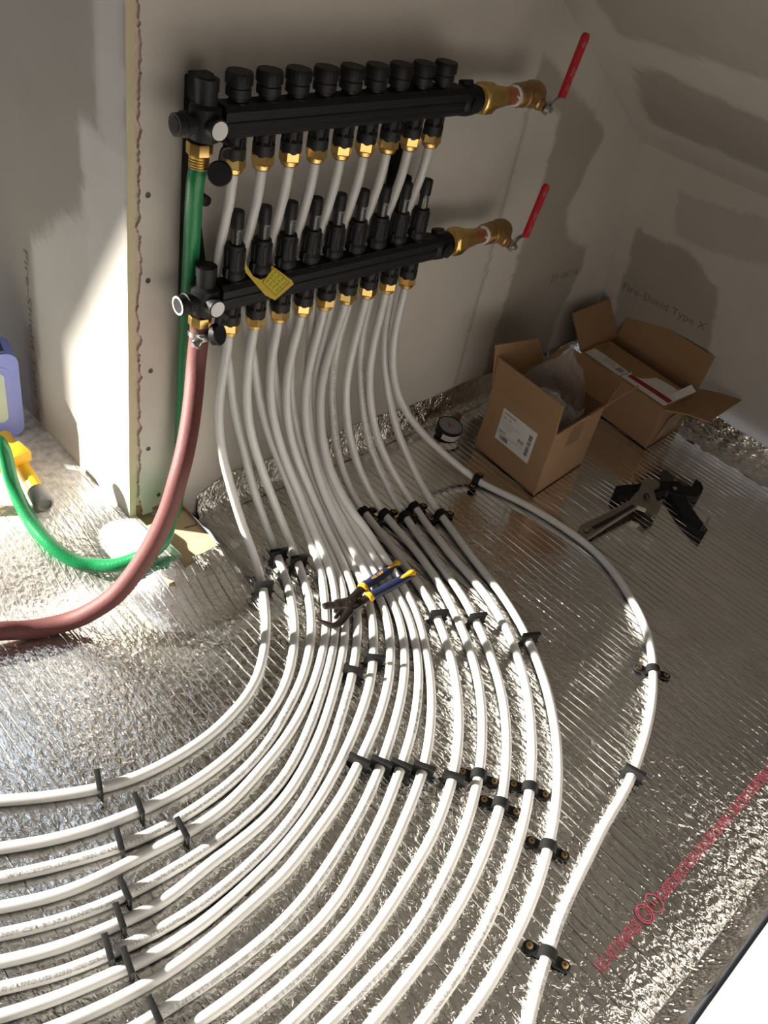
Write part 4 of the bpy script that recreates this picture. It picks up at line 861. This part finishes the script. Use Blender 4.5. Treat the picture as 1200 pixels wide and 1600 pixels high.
for k, (nm, x, y, a) in enumerate(STRAPS):
    pz = min(TUBES[nm][0], key=lambda p: (p.x - x) ** 2 + (p.y - y) ** 2).z
    if k == 0:
        root = thing('pipe_strap', '', 'clip', (0, 0, 0)); mb = MB(); W_ = 0.0062
        ring = [(0.0112 * math.cos(math.pi * j / 14), 0.0082 + 0.0112 * math.sin(math.pi * j / 14)) for j in range(15)]
        inner = [(0.0080 * math.cos(math.pi * j / 14), 0.0079 + 0.0080 * math.sin(math.pi * j / 14)) for j in range(14, -1, -1)]
        poly = [(0.0112, 0.001)] + ring + [(-0.0112, 0.001), (-0.0080, 0.001)] + inner + [(0.0080, 0.001)]
        mb.prism([(-W_, p, q) for p, q in poly], (2 * W_, 0, 0))
        for s in (-1, 1):
            ear = [(-W_ * 1.05, s * 0.0095, 0.0008), (W_ * 1.05, s * 0.0095, 0.0008)]
            ear += [(W_ * 1.05 * math.cos(math.pi * j / 8), s * (0.0235 + W_ * math.sin(math.pi * j / 8)), 0.0008) for j in range(9)]
            mb.prism(ear, (0, 0, 0.0042)); mb.lathe([(0.0058, 0), (0.0058, 0.0056)], (0, s * 0.0225, 0.0008), (0, 0, 1), 16)
        mb.build('saddle', M['clip'], root)
        for s in (-1, 1):
            mb = MB(); mb.lathe([(0.0042, 0), (0.0042, 0.0014), (0.0030, 0.0018)], (0, s * 0.0225, 0.0060), (0, 0, 1), 16)
            sc = mb.build('screw', M['screw'], root); sc['label'] = 'brass coloured cross head screw'
            mb = MB(); mb.box((0, s * 0.0225, 0.0079), (0.0048, 0.0011, 0.0004)); mb.box((0, s * 0.0225, 0.0079), (0.0011, 0.0048, 0.0004))
            mb.build('cross_slot', M['gap'], sc)
        o = root
    else:
        o = root.copy(); COL.objects.link(o)
        for ch in list(root.children):
            c = ch.copy(); COL.objects.link(c); c.parent = o
            for g in list(ch.children):
                d = g.copy(); COL.objects.link(d); d.parent = c
    tag(o, 'black two-screw tube strap ' + SP_LAB[k], 'clip', 'black two-screw straps')
    o.location = (x, y, max(0.0, pz - TR)); o.rotation_euler = (0, 0, math.radians(a)); o.scale = (1.2, 1.12, 1.0)

# ------------------------------------------------------------------ hoses
def hose_fitting(t, x, z, ribs):
    mb = MB(); mb.lathe([(0.0165, 0.002), (0.0175, 0.0), (0.0175, -0.013), (0.0155, -0.015)], (x, -0.07, z), (0, 0, 1), flat=8)
    pr = []
    for k in range(5 if ribs else 2):
        pr += [(0.0128, -0.015 - 0.0035 * k), (0.0140, -0.0165 - 0.0035 * k), (0.0128, -0.0185 - 0.0035 * k)]
    mb.lathe(pr, (x, -0.07, z), (0, 0, 1), 24)
    mb.build('brass_coupling', M['brass'], t, ang=28)['label'] = 'brass hose coupling'
t = thing('garden_hose', 'green garden hose hanging from the upper manifold and looping on the floor', 'hose', GREEN_TAIL[5])
hose_fitting(t, 0.691, 0.731, True)
mid = [GREEN_HOSE[-1], (0.655, -0.075, 0.125)]
gp = [(0.691, -0.07, 0.702)] + [tuple(p) for p in GREEN_HOSE[1:]] + [(0.660, -0.078, 0.112)] + [tuple(p) for p in GREEN_TAIL[:-2]] + [(0.470, 0.19, 0.155), (0.41, 0.21, 0.13), (0.32, 0.22, 0.085), (0.20, 0.22, 0.068)]
mb = MB(); mb.tube(catmull(gp, 8), 0.0122, 18); mb.build('hose', M['green'], t, ang=60)
t = thing('rubber_hose', 'dull red rubber hose hanging from the lower manifold and sweeping left across the floor', 'hose', RED_HOSE[9])
hose_fitting(t, 0.705, 0.474, False)
rp = [(0.705, -0.07, 0.462), (0.704, -0.072, 0.445)] + [tuple(p) for p in RED_HOSE[2:]] + [(0.29, -0.080, 0.030), (0.24, -0.055, 0.036), (0.19, -0.03, 0.045), (0.13, 0.0, 0.06)]
mb = MB(); mb.tube(catmull(rp, 8), 0.0152, 20); mb.build('hose', M['redhose'], t, ang=60)
mb = MB(); mb.lathe([(0.0160, -0.004), (0.0172, -0.004), (0.0172, 0.004), (0.0160, 0.004)], (0.7035, -0.0722, 0.447), (0.05, 0.1, 1), 24)
mb.tube([(0.700, -0.088, 0.447), (0.675, -0.096, 0.446)], 0.0045, 10); mb.box((0.698, -0.090, 0.447), (0.014, 0.008, 0.009), None, 0.001)
mb.tube(catmull([(0.70, -0.089, 0.443), (0.688, -0.094, 0.436), (0.678, -0.094, 0.447), (0.686, -0.093, 0.453)], 4), 0.002, 8)
mb.build('hose_clamp', M['steel'], t)['label'] = 'bright steel worm clamp'

# ------------------------------------------------------------------ cardboard boxes
def panel(mb, a, b, c, d, n, th=0.0035, mi=0): mb.prism([a, b, c, d], Vector(n).normalized() * th, mi=mi)
def carton(t, A, B, C, h):
    A = Vector(A); B = Vector(B); C = Vector(C); D = A + C - B; up = Vector((0, 0, h))
    out = MB(); ctr = (A + C) / 2
    for p, q in ((A, B), (B, C), (C, D), (D, A)):
        n = (q - p).cross(Vector((0, 0, 1))); n = n if n.dot(ctr - p) > 0 else -n
        panel(out, p, q, q + up, p + up, n)
    panel(out, A, B, C, D, (0, 0, 1))
    ob = out.build('box_body', M['card'], t)
    return A + up, B + up, C + up, D + up
def flap(t, p, q, e, curl=0.0, taper=0.0, e2=None):
    """flap hinged on p-q reaching out by e"""
    p = Vector(p); q = Vector(q); e = Vector(e); e2 = Vector(e2) if e2 else e; d = (q - p)
    n = d.cross(e).normalized(); mb = MB()
    mid = e * 0.55 + n * curl; mid2 = e2 * 0.55 + n * curl
    a0 = p + d * taper; b0 = q - d * taper
    mb.prism([p, q, q.lerp(b0, .55) + mid2, p.lerp(a0, .55) + mid], n * 0.0032)
    mb.prism([p.lerp(a0, .55) + mid, q.lerp(b0, .55) + mid2, b0 + e2, a0 + e], n * 0.0032)
    return mb.build('flap', M['card2'], t)
A1, B1, C1 = (1.439, -.14, .0015), (1.418, -.337, .0015), (1.622, -.321, .0015)
t = thing('cardboard_box', 'upright open cardboard box with white shipping label and clear plastic inside', 'box', (1.53, -.23, 0), 'open cardboard boxes')
a, b, c, d = carton(t, A1, B1, C1, 0.166)
flap(t, a, b, (-0.004, 0.004, 0.072)); flap(t, b, c, (0.020, -0.045, 0.072)); flap(t, c, d, (0.052, -0.004, 0.040), taper=0.06); flap(t, d, a, (-0.055, 0.0, 0.072), e2=(-0.016, 0.012, 0.100))
fu = (Vector(B1) - Vector(A1)).normalized(); fn = fu.cross(Vector((0, 0, 1))); fn = fn if fn.x < 0 else -fn
lo = Vector(A1) + fu * 0.048 + fn * 0.0006 + Vector((0, 0, 0.059))
mb = MB(); LW, LH = 0.106, 0.080
mb.prism([lo, lo + fu * LW, lo + fu * LW + Vector((0, 0, LH)), lo + Vector((0, 0, LH))], fn * 0.0004)
sl = mb.build('shipping_label', M['paper'], t); sl['label'] = 'white shipping label'
mb = MB(); o = lo + fn * 0.0008; up = Vector((0, 0, 1))
flat_text(mb, 'A4020500', o + fu * 0.005 + up * 0.069, fu, up, 0.0058, 0.038)
flat_text(mb, 'Qty:  50', o + fu * 0.005 + up * 0.059, fu, up, 0.0055, 0.026)
for k, s in enumerate(('EP heating manifold actuator assembly', 'with isolation body and flow meter', 'for 1/2 in tubing')):
    flat_text(mb, s, o + fu * 0.005 + up * (0.051 - 0.006 * k), fu, up, 0.0022, 0.058 - 0.012 * k)
flat_text(mb, 'uponor', o + fu * 0.005 + up * 0.024, fu, up, 0.0055, 0.022)
flat_text(mb, 'Made in USA', o + fu * 0.06 + up * 0.024, fu, up, 0.002, 0.020)
def bars(x0, z0, w, h, n, vertical):
    s = 0.0
    for k in range(n):
        bw = random.choice((0.4, 0.8, 1.2)) * (w if not vertical else h) / n * 0.6
        if vertical:
            q = o + fu * x0 + up * (z0 + h * k / n); mb.quad(q, q + fu * w, q + fu * w + up * bw, q + up * bw)
        else:
            q = o + fu * (x0 + w * k / n) + up * z0; mb.quad(q, q + fu * bw, q + fu * bw + up * h, q + up * h)
bars(0.012, 0.006, 0.026, 0.011, 16, False); bars(0.062, 0.030, 0.018, 0.009, 10, False); bars(0.088, 0.012, 0.010, 0.055, 26, True)
mb.quad(o + fu * 0.004 + up * 0.020, o + fu * 0.084 + up * 0.020, o + fu * 0.084 + up * 0.0205, o + fu * 0.004 + up * 0.0205)
mb.build('label_print', M['print'], sl, fix=False)
fc = (Vector(C1) - Vector(B1)).normalized(); fcn = fc.cross(Vector((0, 0, 1))); fcn = fcn if fcn.y < 0 else -fcn
q = Vector(B1) + fc * 0.07 + Vector((0, 0, 0.105)) + fcn * 0.0004
mb = MB(); mb.prism([q, q + fc * 0.055, q + fc * 0.058 + Vector((0, 0, 0.058)), q + fc * 0.003 + Vector((0, 0, 0.058))], fcn * 0.0003)
mb.build('tape_patch', mat('brown_tape', (0.30, 0.175, 0.10), 0.35, var=0.05), t)['label'] = 'square of brown packing tape'
# plastic liner bag
t2 = thing('plastic_bag', 'crumpled clear plastic bag rising out of the upright cardboard box', 'bag', (1.54, -.22, 0.02))
mb = MB(); nu, nv = 30, 14; ctr = Vector((1.535, -0.225, 0.012))
for i in range(nu):
    a = 2 * math.pi * i / nu
    peak = 0.105 * max(0, math.cos(a - 0.35)) ** 2 + 0.045 * max(0, math.cos(a - 3.6)) ** 3 + 0.012 * noise.noise(Vector((math.cos(a) * 5, math.sin(a) * 5, 9)))
    for j in range(nv + 1):
        f = j / nv; r = 0.070 + 0.016 * f + 0.016 * noise.noise(Vector((math.cos(a) * 2.6, math.sin(a) * 2.6, f * 5)))
        z = f * (0.152 + peak); k = 1.0 - 0.55 * max(0, (z - 0.150)) / 0.08
        mb.v.append(ctr + Vector((math.cos(a) * r * k + 0.02 * max(0, z - .14) / .08, math.sin(a) * r * k * 0.95, z + 0.014 * f * noise.noise(Vector((math.cos(a) * 6, math.sin(a) * 6, f * 3))))) + Vector((noise.noise(Vector((math.cos(a) * 9, math.sin(a) * 9, f * 9))), noise.noise(Vector((math.sin(a) * 9, f * 9, math.cos(a) * 9))), 0)) * 0.010 * f)
for i in range(nu):
    for j in range(nv):
        a_ = i * (nv + 1) + j; b_ = ((i + 1) % nu) * (nv + 1) + j
        mb.f.append((a_, b_, b_ + 1, a_ + 1)); mb.m.append(0)
mb.build('film', M['bag'], t2, ang=14)

A2, B2, C2 = (1.856, -.10, .0015), (1.826, -.371, .0015), (2.004, -.364, .0015)
t = thing('cardboard_box', 'low open cardboard box in the corner with a packing slip on its folded flap', 'box', (1.93, -.23, 0), 'open cardboard boxes')
a, b, c, d = carton(t, A2, B2, C2, 0.118)
flap(t, d, a, (-0.012, 0.055, 0.085)); flap(t, c, d, (0.022, 0.004, 0.082)); flap(t, b, c, (0.040, -0.098, 0.012), curl=-0.004)
flap(t, a, b, (0.112, -0.010, 0.006))
q = Vector(B2) + Vector((0.03, -0.0008, 0.02)); mb = MB(); mb.prism([q, q + Vector((0.11, 0.005, 0.0)), q + Vector((0.12, 0.005, 0.055)), q + Vector((0.03, 0.0, 0.05))], (0, -0.0004, 0))
mb.build('worn_patch', mat('scuffed_board', (0.44, 0.32, 0.22), 0.7, var=0.25, scale=40), t)['label'] = 'scuffed pale patch on the end'
# slip and label lying on the folded flap
sl = thing('packing_slip', 'white packing slip envelope with red band on the low cardboard box', 'paper', (1.87, -.30, 0.128))
mb = MB()
def fl(u_, v_, z=0.0012):  # on the folded flap: u along the hinge from a to b, v inwards
    p = Vector(a).lerp(Vector(b), u_) + Vector((0.112, -0.010, 0.006)) * v_ * 1.0
    return p + Vector((0, 0, 0.0035 + z + 0.004 * math.sin(u_ * 9) * v_))
def sheet(mb, u0, u1, v0, v1, z=0.0012, nu=12, nv=4):
    k = len(mb.v)
    for i in range(nu + 1):
        for j in range(nv + 1): mb.v.append(fl(u0 + (u1 - u0) * i / nu, v0 + (v1 - v0) * j / nv, z))
    for i in range(nu):
        for j in range(nv):
            a_ = k + i * (nv + 1) + j; mb.f.append((a_, a_ + nv + 1, a_ + nv + 2, a_ + 1)); mb.m.append(0)
sheet(mb, 0.47, 0.985, 0.04, 0.80)
mb.prism([fl(.90, .55), fl(.985, .5), fl(1.02, .98, .014), fl(.94, 1.05, .016)], (0, 0, 0.0006))
env = mb.build('envelope', M['paper'], sl, fix=False)
mb = MB(); sheet(mb, 0.50, 0.975, 0.20, 0.36, 0.0018); rb = mb.build('red_band', M['redprint'], sl, fix=False); rb['label'] = 'red printed band'
mb = MB(); vs, fs, w = text_geo('PACKING LIST ENCLOSED'); mb.add([fl(0.52 + 0.43 * x / w, 0.24 + y * 0.12, 0.0022) for x, y in vs], fs)
mb.build('band_print', M['print'], rb, fix=False)
lb = thing('address_label', 'white address label strip beside the packing slip on the low box', 'label', (1.86, -.17, 0.128))
mb = MB(); sheet(mb, 0.03, 0.46, 0.01, 0.36); mb.build('paper', M['paper'], lb, fix=False)
mb = MB()
for k, (s, u0, u1) in enumerate((('SHIP TO', .20, .27), ('HEATING SUPPLY', .20, .33), ('LOT 10 WAREHOUSE', .20, .36))):
    vs, fs, w = text_geo(s); mb.add([fl(u0 + (u1 - u0) * x / w, 0.33 - 0.08 * k + y * 0.06, 0.002) for x, y in vs], fs)
for k in range(14): mb.add([fl(.37 + .005 * k, .12, .002), fl(.3725 + .005 * k, .12, .002), fl(.3725 + .005 * k, .30, .002), fl(.37 + .005 * k, .30, .002)], [(0, 1, 2, 3)])
mb.build('label_print', M['print'], lb, fix=False)

# ------------------------------------------------------------------ pressure gauge by the wall
t = thing('pressure_gauge', 'black round pressure gauge with brass stem lying by the back wall', 'gauge', (1.425, -.052, 0))
gc = Vector((1.412, -.072, 0.003)); ga = Vector((-0.02, -0.20, 1)).normalized()
mb = MB(); mb.lathe([(0.028, 0.001), (0.0295, 0.004), (0.0295, 0.021), (0.031, 0.022), (0.031, 0.028), (0.0285, 0.029), (0.0285, 0.0265)], gc, ga, 32)
mb.build('case', M['black'], t)
mb = MB(); mb.lathe([(0.0283, 0), (0.0283, 0.0006)], gc + ga * 0.0272, ga, 32); dl = mb.build('dial', M['dial'], t)
q = ga.orthogonal().normalized(); q2 = ga.cross(q)
mb = MB()
for k in range(25):
    an = -2.2 + 4.4 * k / 24; r_ = (q * math.cos(an) + q2 * math.sin(an)); s_ = ga.cross(r_) * 0.0004
    p0 = gc + ga * 0.0280 + r_ * 0.0215; p1 = gc + ga * 0.0280 + r_ * 0.025; mb.quad(p0 - s_, p0 + s_, p1 + s_, p1 - s_)
mb.build('dial_marks', M['print'], dl, fix=False)
mb = MB()
for an, l in ((0.4, 0.012), (2.5, 0.012), (1.2, 0.008), (4.1, 0.010)):
    r_ = (q * math.cos(an) + q2 * math.sin(an)); s_ = ga.cross(r_) * 0.0016; p0 = gc + ga * 0.0281; mb.quad(p0 - s_, p0 + s_, p0 + r_ * l + s_ * .5, p0 + r_ * l - s_ * .5)
mb.build('red_figures', M['redprint'], dl, fix=False)
mb = MB(); n = 14
vs = []
for k in range(n + 1):
    an = math.radians(-165 + 95 * k / n)
    for h in (0.004, 0.020): vs.append(gc + ga * h + (Vector((math.cos(an), math.sin(an), 0)) - ga * ga.dot(Vector((math.cos(an), math.sin(an), 0)))).normalized() * 0.0300)
mb.add(vs, [(2 * k, 2 * k + 2, 2 * k + 3, 2 * k + 1) for k in range(n)])
lbp = mb.build('paper_label', M['paper'], t, fix=False); lbp['label'] = 'white label with red print'
mb = MB(); vs, fs, w = text_geo('FOR LIQUID SERVICE ONLY'); pts = []
for row in range(2):
    pts = []
    for x, y in vs:
        an = math.radians(-150 + 75 * x / w); e_ = Vector((math.cos(an), math.sin(an), 0)); e_ = (e_ - ga * ga.dot(e_)).normalized()
        pts.append(gc + ga * (0.013 - 0.006 * row + y * 0.004) + e_ * 0.0302)
    mb.add(pts, fs)
mb.build('label_print', M['redprint'], lbp, fix=False)
mb = MB(); mb.lathe([(0.008, 0.027), (0.008, 0.036), (0.0125, 0.037), (0.0125, 0.047), (0.0105, 0.049), (0.0105, 0.062), (0.0085, 0.063)], gc + Vector((0, 0, 0.014)), Vector((0.92, 0.36, 0.05)), 20)
mb.build('stem', M['oldbrass'], t)['label'] = 'brass threaded stem'

# ------------------------------------------------------------------ hand tools
def plate(mb, pts, z0, z1, mi=0, holes=()):
    mb.prism([(x, y, z0) for x, y in pts], (0, 0, z1 - z0), [[(x, y, z0) for x, y in h] for h in holes], mi)
t = thing('tube_cutter', 'black tubing cutter with splayed handles under the adjustable wrench', 'cutter', (CUT_A[0][0], CUT_A[0][1], 0))
mb = MB(); plate(mb, CUT_A, 0.002, 0.020); mb.build('upper_handle', M['black'], t)
mb = MB(); plate(mb, CUT_B, 0.001, 0.017); mb.build('lower_handle', M['black'], t)
mb = MB(); plate(mb, CUT_TAB, 0.001, 0.008); mb.build('blade_guard', mat('dark_grey_plastic', (0.06, 0.058, 0.055), 0.5, var=0.1), t)
mb = MB(); mb.tube(catmull([(x, y, 0.020 + 0.012 * k) for k, (x, y) in zip((0, .6, 1, .7, 0), CUT_WIRE)], 5), 0.0009, 8); mb.build('latch_wire', M['steel'], t)
mb = MB()
cx_, cy_ = (CUT_B[0][0] * .55 + CUT_B[1][0] * .45), (CUT_B[0][1] * .55 + CUT_B[1][1] * .45)
mb.lathe([(0.005, 0), (0.005, 0.003), (0.003, 0.004)], (cx_, cy_, 0.020), (0, 0, 1), 16); mb.build('pivot_screw', M['steel'], t)
t = thing('adjustable_wrench', 'grey steel adjustable wrench lying across the black tubing cutter', 'wrench', (WRENCH[0][0], WRENCH[0][1], 0.0))
def tilt(pts, za, zb):  # handle end rests on the floor, head on the cutter
    x0 = min(p[0] for p in WRENCH); x1 = max(p[0] for p in WRENCH)
    return [(x, y, za + (zb - za) * (x - x0) / (x1 - x0)) for x, y in pts]
mb = MB(); mb.prism(tilt(WRENCH, 0.004, 0.0225), (0, 0, 0.011), [tilt(WRENCH_HOLE, 0.004, 0.0225)])
bd = mb.build('wrench_body', M['iron'], t)
mb = MB(); sm = tilt(WRENCH_SLOT, 0.0152, 0.0337); mb.prism(sm, (0, 0, 0.0004)); mb.build('recessed_panel', M['iron2'], t)['label'] = 'darker recessed handle panel'
mb = MB(); wv = [Vector(p) for p in tilt(WRENCH_WORM, 0.032, 0.032)]; wc = sum(wv, Vector()) / 4; wd = (wv[2] - wv[1]); 
pr = []
for k in range(5): pr += [(0.0045, k * 0.0035), (0.0062, k * 0.0035 + 0.0012), (0.0045, k * 0.0035 + 0.003)]
mb.lathe(pr, wc - wd.normalized() * 0.009, wd, 16); mb.build('worm_screw', M['iron2'], t)

t = thing('pliers', 'water pump pliers with navy and yellow grips lying on the white tubes', 'pliers', (PL_A[2][0], PL_A[2][1], 0.017))
ZP = 0.0235
def p3(l, z=ZP): return [(x, y, z) for x, y in l]
def sub(path, f0, f1, n=10):
    P = [Vector(p) for p in path]; L_ = [0]
    for a_, b_ in zip(P, P[1:]): L_.append(L_[-1] + (b_ - a_).length)
    out = []
    for k in range(n + 1):
        s = (f0 + (f1 - f0) * k / n) * L_[-1]
        for i in range(len(P) - 1):
            if s <= L_[i + 1] + 1e-9: out.append(P[i].lerp(P[i + 1], (s - L_[i]) / (L_[i + 1] - L_[i]))); break
    return out
def grip(path, name, dz):
    path = catmull(p3(path, ZP + dz), 6)
    mb = MB(); mb.tube(sub(path, 0, .36), [0.0085] * 11, 12, flat=0.55, up=(0, 0, 1)); h = mb.build(name, M['iron2'], t)
    mb = MB(); mb.tube(sub(path, .28, .995, 14), [0.0092, 0.0098, 0.0096, 0.0093, 0.0094, 0.0096, 0.0098, 0.0098, 0.0096, 0.0094, 0.0092, 0.0090, 0.0088, 0.0086, 0.006], 14, flat=0.72, up=(0, 0, 1))
    g = mb.build('grip', M['navy'], t)
    mb = MB(); mb.tube(sub(path, .27, .325, 3), [0.0096, 0.0106, 0.0106, 0.0098], 14, flat=0.76, up=(0, 0, 1))
    mb.build('grip_collar', M['gold'], g)['label'] = 'yellow collar'; mb = MB()
    mb.tube(sub(path, .69, .985, 8), [0.0055, 0.0062, 0.0064, 0.0066, 0.0068, 0.0070, 0.0074, 0.0082, 0.0066], 12, flat=1.06, up=(0, 0, 1))
    mb.build('grip_inlay', M['gold'], g)['label'] = 'yellow grip inlay'
    return path
pa = grip(PL_A, 'handle_arm', 0.002); pb = grip(PL_B, 'handle_arm', -0.0005)
mb = MB(); mb.tube(catmull(p3(PL_JAWU, ZP), 4), [0.013] * 4 + [0.0115] * 4 + [0.0085] * 4 + [0.0075] * 4 + [0.005], 12, flat=0.5, up=(0, 0, 1))
mb.lathe([(0.012, -0.006), (0.012, 0.007), (0.006, 0.008), (0.006, 0.0095)], (PL_JAWU[0][0], PL_JAWU[0][1], ZP), (0, 0, 1), 20)
mb.build('upper_jaw', M['iron2'], t)
mb = MB(); r_ = [0.012, 0.012, 0.011, 0.0105, 0.010, 0.0095, 0.009, 0.009, 0.009, 0.009, 0.009, 0.0088, 0.0085, 0.008, 0.0075, 0.007, 0.0065, 0.006, 0.0055, 0.005, 0.0035]
mb.tube(catmull(p3(PL_JAWL, ZP - 0.002), 4), [x * 0.8 for x in r_], 12, flat=0.55, up=(0, 0, 1)); mb.tube(p3(PL_LINK, ZP), 0.0035, 8)
mb.build('lower_jaw', M['iron2'], t)
mb = MB(); pth = sub(pa, .45, .66, 2); dd = (pth[-1] - pth[0]).normalized(); flat_text(mb, 'VISE-GRIP', pth[0] + Vector((0, 0, 0.0074)) - dd.cross(Vector((0, 0, -1))) * 0.0025, dd, Vector((0, 0, 1)).cross(dd), 0.0055, 0.032)
mb.build('grip_lettering', M['gold'], t, fix=False)

# ------------------------------------------------------------------ left edge: yellow stand foot, blue jug
z0 = floor_z(0.52, 0.2)
t = thing('work_light_stand', 'yellow tubular stand leg with grey rubber foot lying at the left edge', 'stand', (0.525, 0.22, z0))
ta = Vector((0.540, 0.300, z0 + 0.019)); tb_ = Vector((0.513, 0.100, z0 + 0.018))
mb = MB(); mb.tube([ta, ta.lerp(tb_, .5), tb_], 0.0135, 20); mb.build('tube', M['ytube'], t)
mb = MB(); ax = (tb_ - ta).normalized(); mb.lathe([(0.0145, -0.040), (0.0175, -0.038), (0.0180, -0.004), (0.0155, 0.0), (0.0120, 0.0015), (0.0100, -0.003)], tb_ + ax * 0.012, ax, 24)
mb.build('rubber_foot', M['rubber'], t)['label'] = 'scuffed grey rubber foot cap'
mb = MB(); mb.box((0.505, 0.213, z0 + 0.040), (0.075, 0.040, 0.022), Matrix.Rotation(0.10, 3, 'Z'), 0.002)
mb.build('bracket', M['ytube'], t)
zj = floor_z(0.53, 0.34)
t = thing('plastic_jug', 'translucent blue plastic jug with rounded corners standing at the left edge', 'jug', (0.53, 0.35, zj))
R = Matrix.Rotation(-0.25, 3, 'Z')
def slab(mb, w, h, th, r, c, y0):
    poly = []
    for sx_, sz_, a0 in ((1, -1, -90), (1, 1, 0), (-1, 1, 90), (-1, -1, 180)):
        for k in range(7):
            a_ = math.radians(a0 + 15 * k); poly.append(Vector((sx_ * (w / 2 - r) + r * math.cos(a_), y0, sz_ * (h / 2 - r) + r * math.sin(a_))))
    mb.prism([Vector(c) + R @ p for p in poly], R @ Vector((0, th, 0)))
jc = Vector((0.513, 0.330, zj + 0.092))
mb = MB(); slab(mb, 0.150, 0.182, 0.060, 0.022, jc, 0.0); jb = mb.build('jug_body', M['blue'], t)
mb = MB(); slab(mb, 0.098, 0.128, 0.004, 0.016, jc + Vector((0.010, 0, 0)), -0.0035); rr = mb.build('raised_frame', M['blue'], t)
mb = MB(); slab(mb, 0.080, 0.108, 0.002, 0.012, jc + Vector((0.008, 0, 0)), -0.0050); mb.build('window', M['pale'], t)['label'] = 'pale see-through window'
mb = MB(); mb.box(jc + Vector((-0.004, 0.030, 0.0935)), (0.13, 0.054, 0.008), R, 0.003); mb.build('top_edge', M['navyp'], t)['label'] = 'dark blue top edge'
mb = MB(); mb.lathe([(0.022, 0), (0.022, 0.018)], jc + Vector((0.01, 0.035, 0.097)), (0, 0, 1), 20); mb.build('neck', M['rubber'], t)
mb = MB(); mb.lathe([(0.024, 0), (0.024, 0.028), (0.021, 0.030)], jc + Vector((0.01, 0.035, 0.115)), (0, 0, 1), 20); mb.build('cap', M['black'], t)

# scraps on the bare board
for k, (x, y, s, r) in enumerate(((0.668, 0.000, 0.013, .4), (0.690, -0.008, 0.010, 1.2), (0.676, -0.022, 0.011, 2.2), (0.694, -0.026, 0.008, .9))):
    mb = MB(); n = 6
    for i in range(n + 1):
        for j in range(4):
            u_ = i / n * 2.6
            mb.v.append(Vector((x, y, 0.0375)) + Matrix.Rotation(r, 3, 'Z') @ Vector((s * math.sin(u_) * .8, (j - 1.5) * s * .55, s * .75 * (1 - math.cos(u_)) * 0.6)))
    for i in range(n):
        for j in range(3):
            a_ = i * 4 + j; mb.f.append((a_, a_ + 4, a_ + 5, a_ + 1)); mb.m.append(0)
    tag(mb.build('paper_scrap', M['paper'], fix=False), ('curled white paper scrap nearest the torn wall edge on the bare board', 'curled white paper scrap against the wall foot, farthest right of the little pile', 'curled white paper scrap at the front left of the little pile', 'smallest white paper scrap at the front of the little pile')[k], 'scrap', 'paper scraps on the bare board')
mb = MB(); mb.tube([(0.700, -0.062, 0.0385), (0.722, -0.066, 0.0385)], 0.0012, 8); mb.lathe([(0.003, 0), (0.003, 0.001)], (0.722, -0.066, 0.0392), (1, -.2, 0), 10)
tag(mb.build('nail', M['screwdark']), 'small dark nail lying on the sunlit bare board', 'nail')
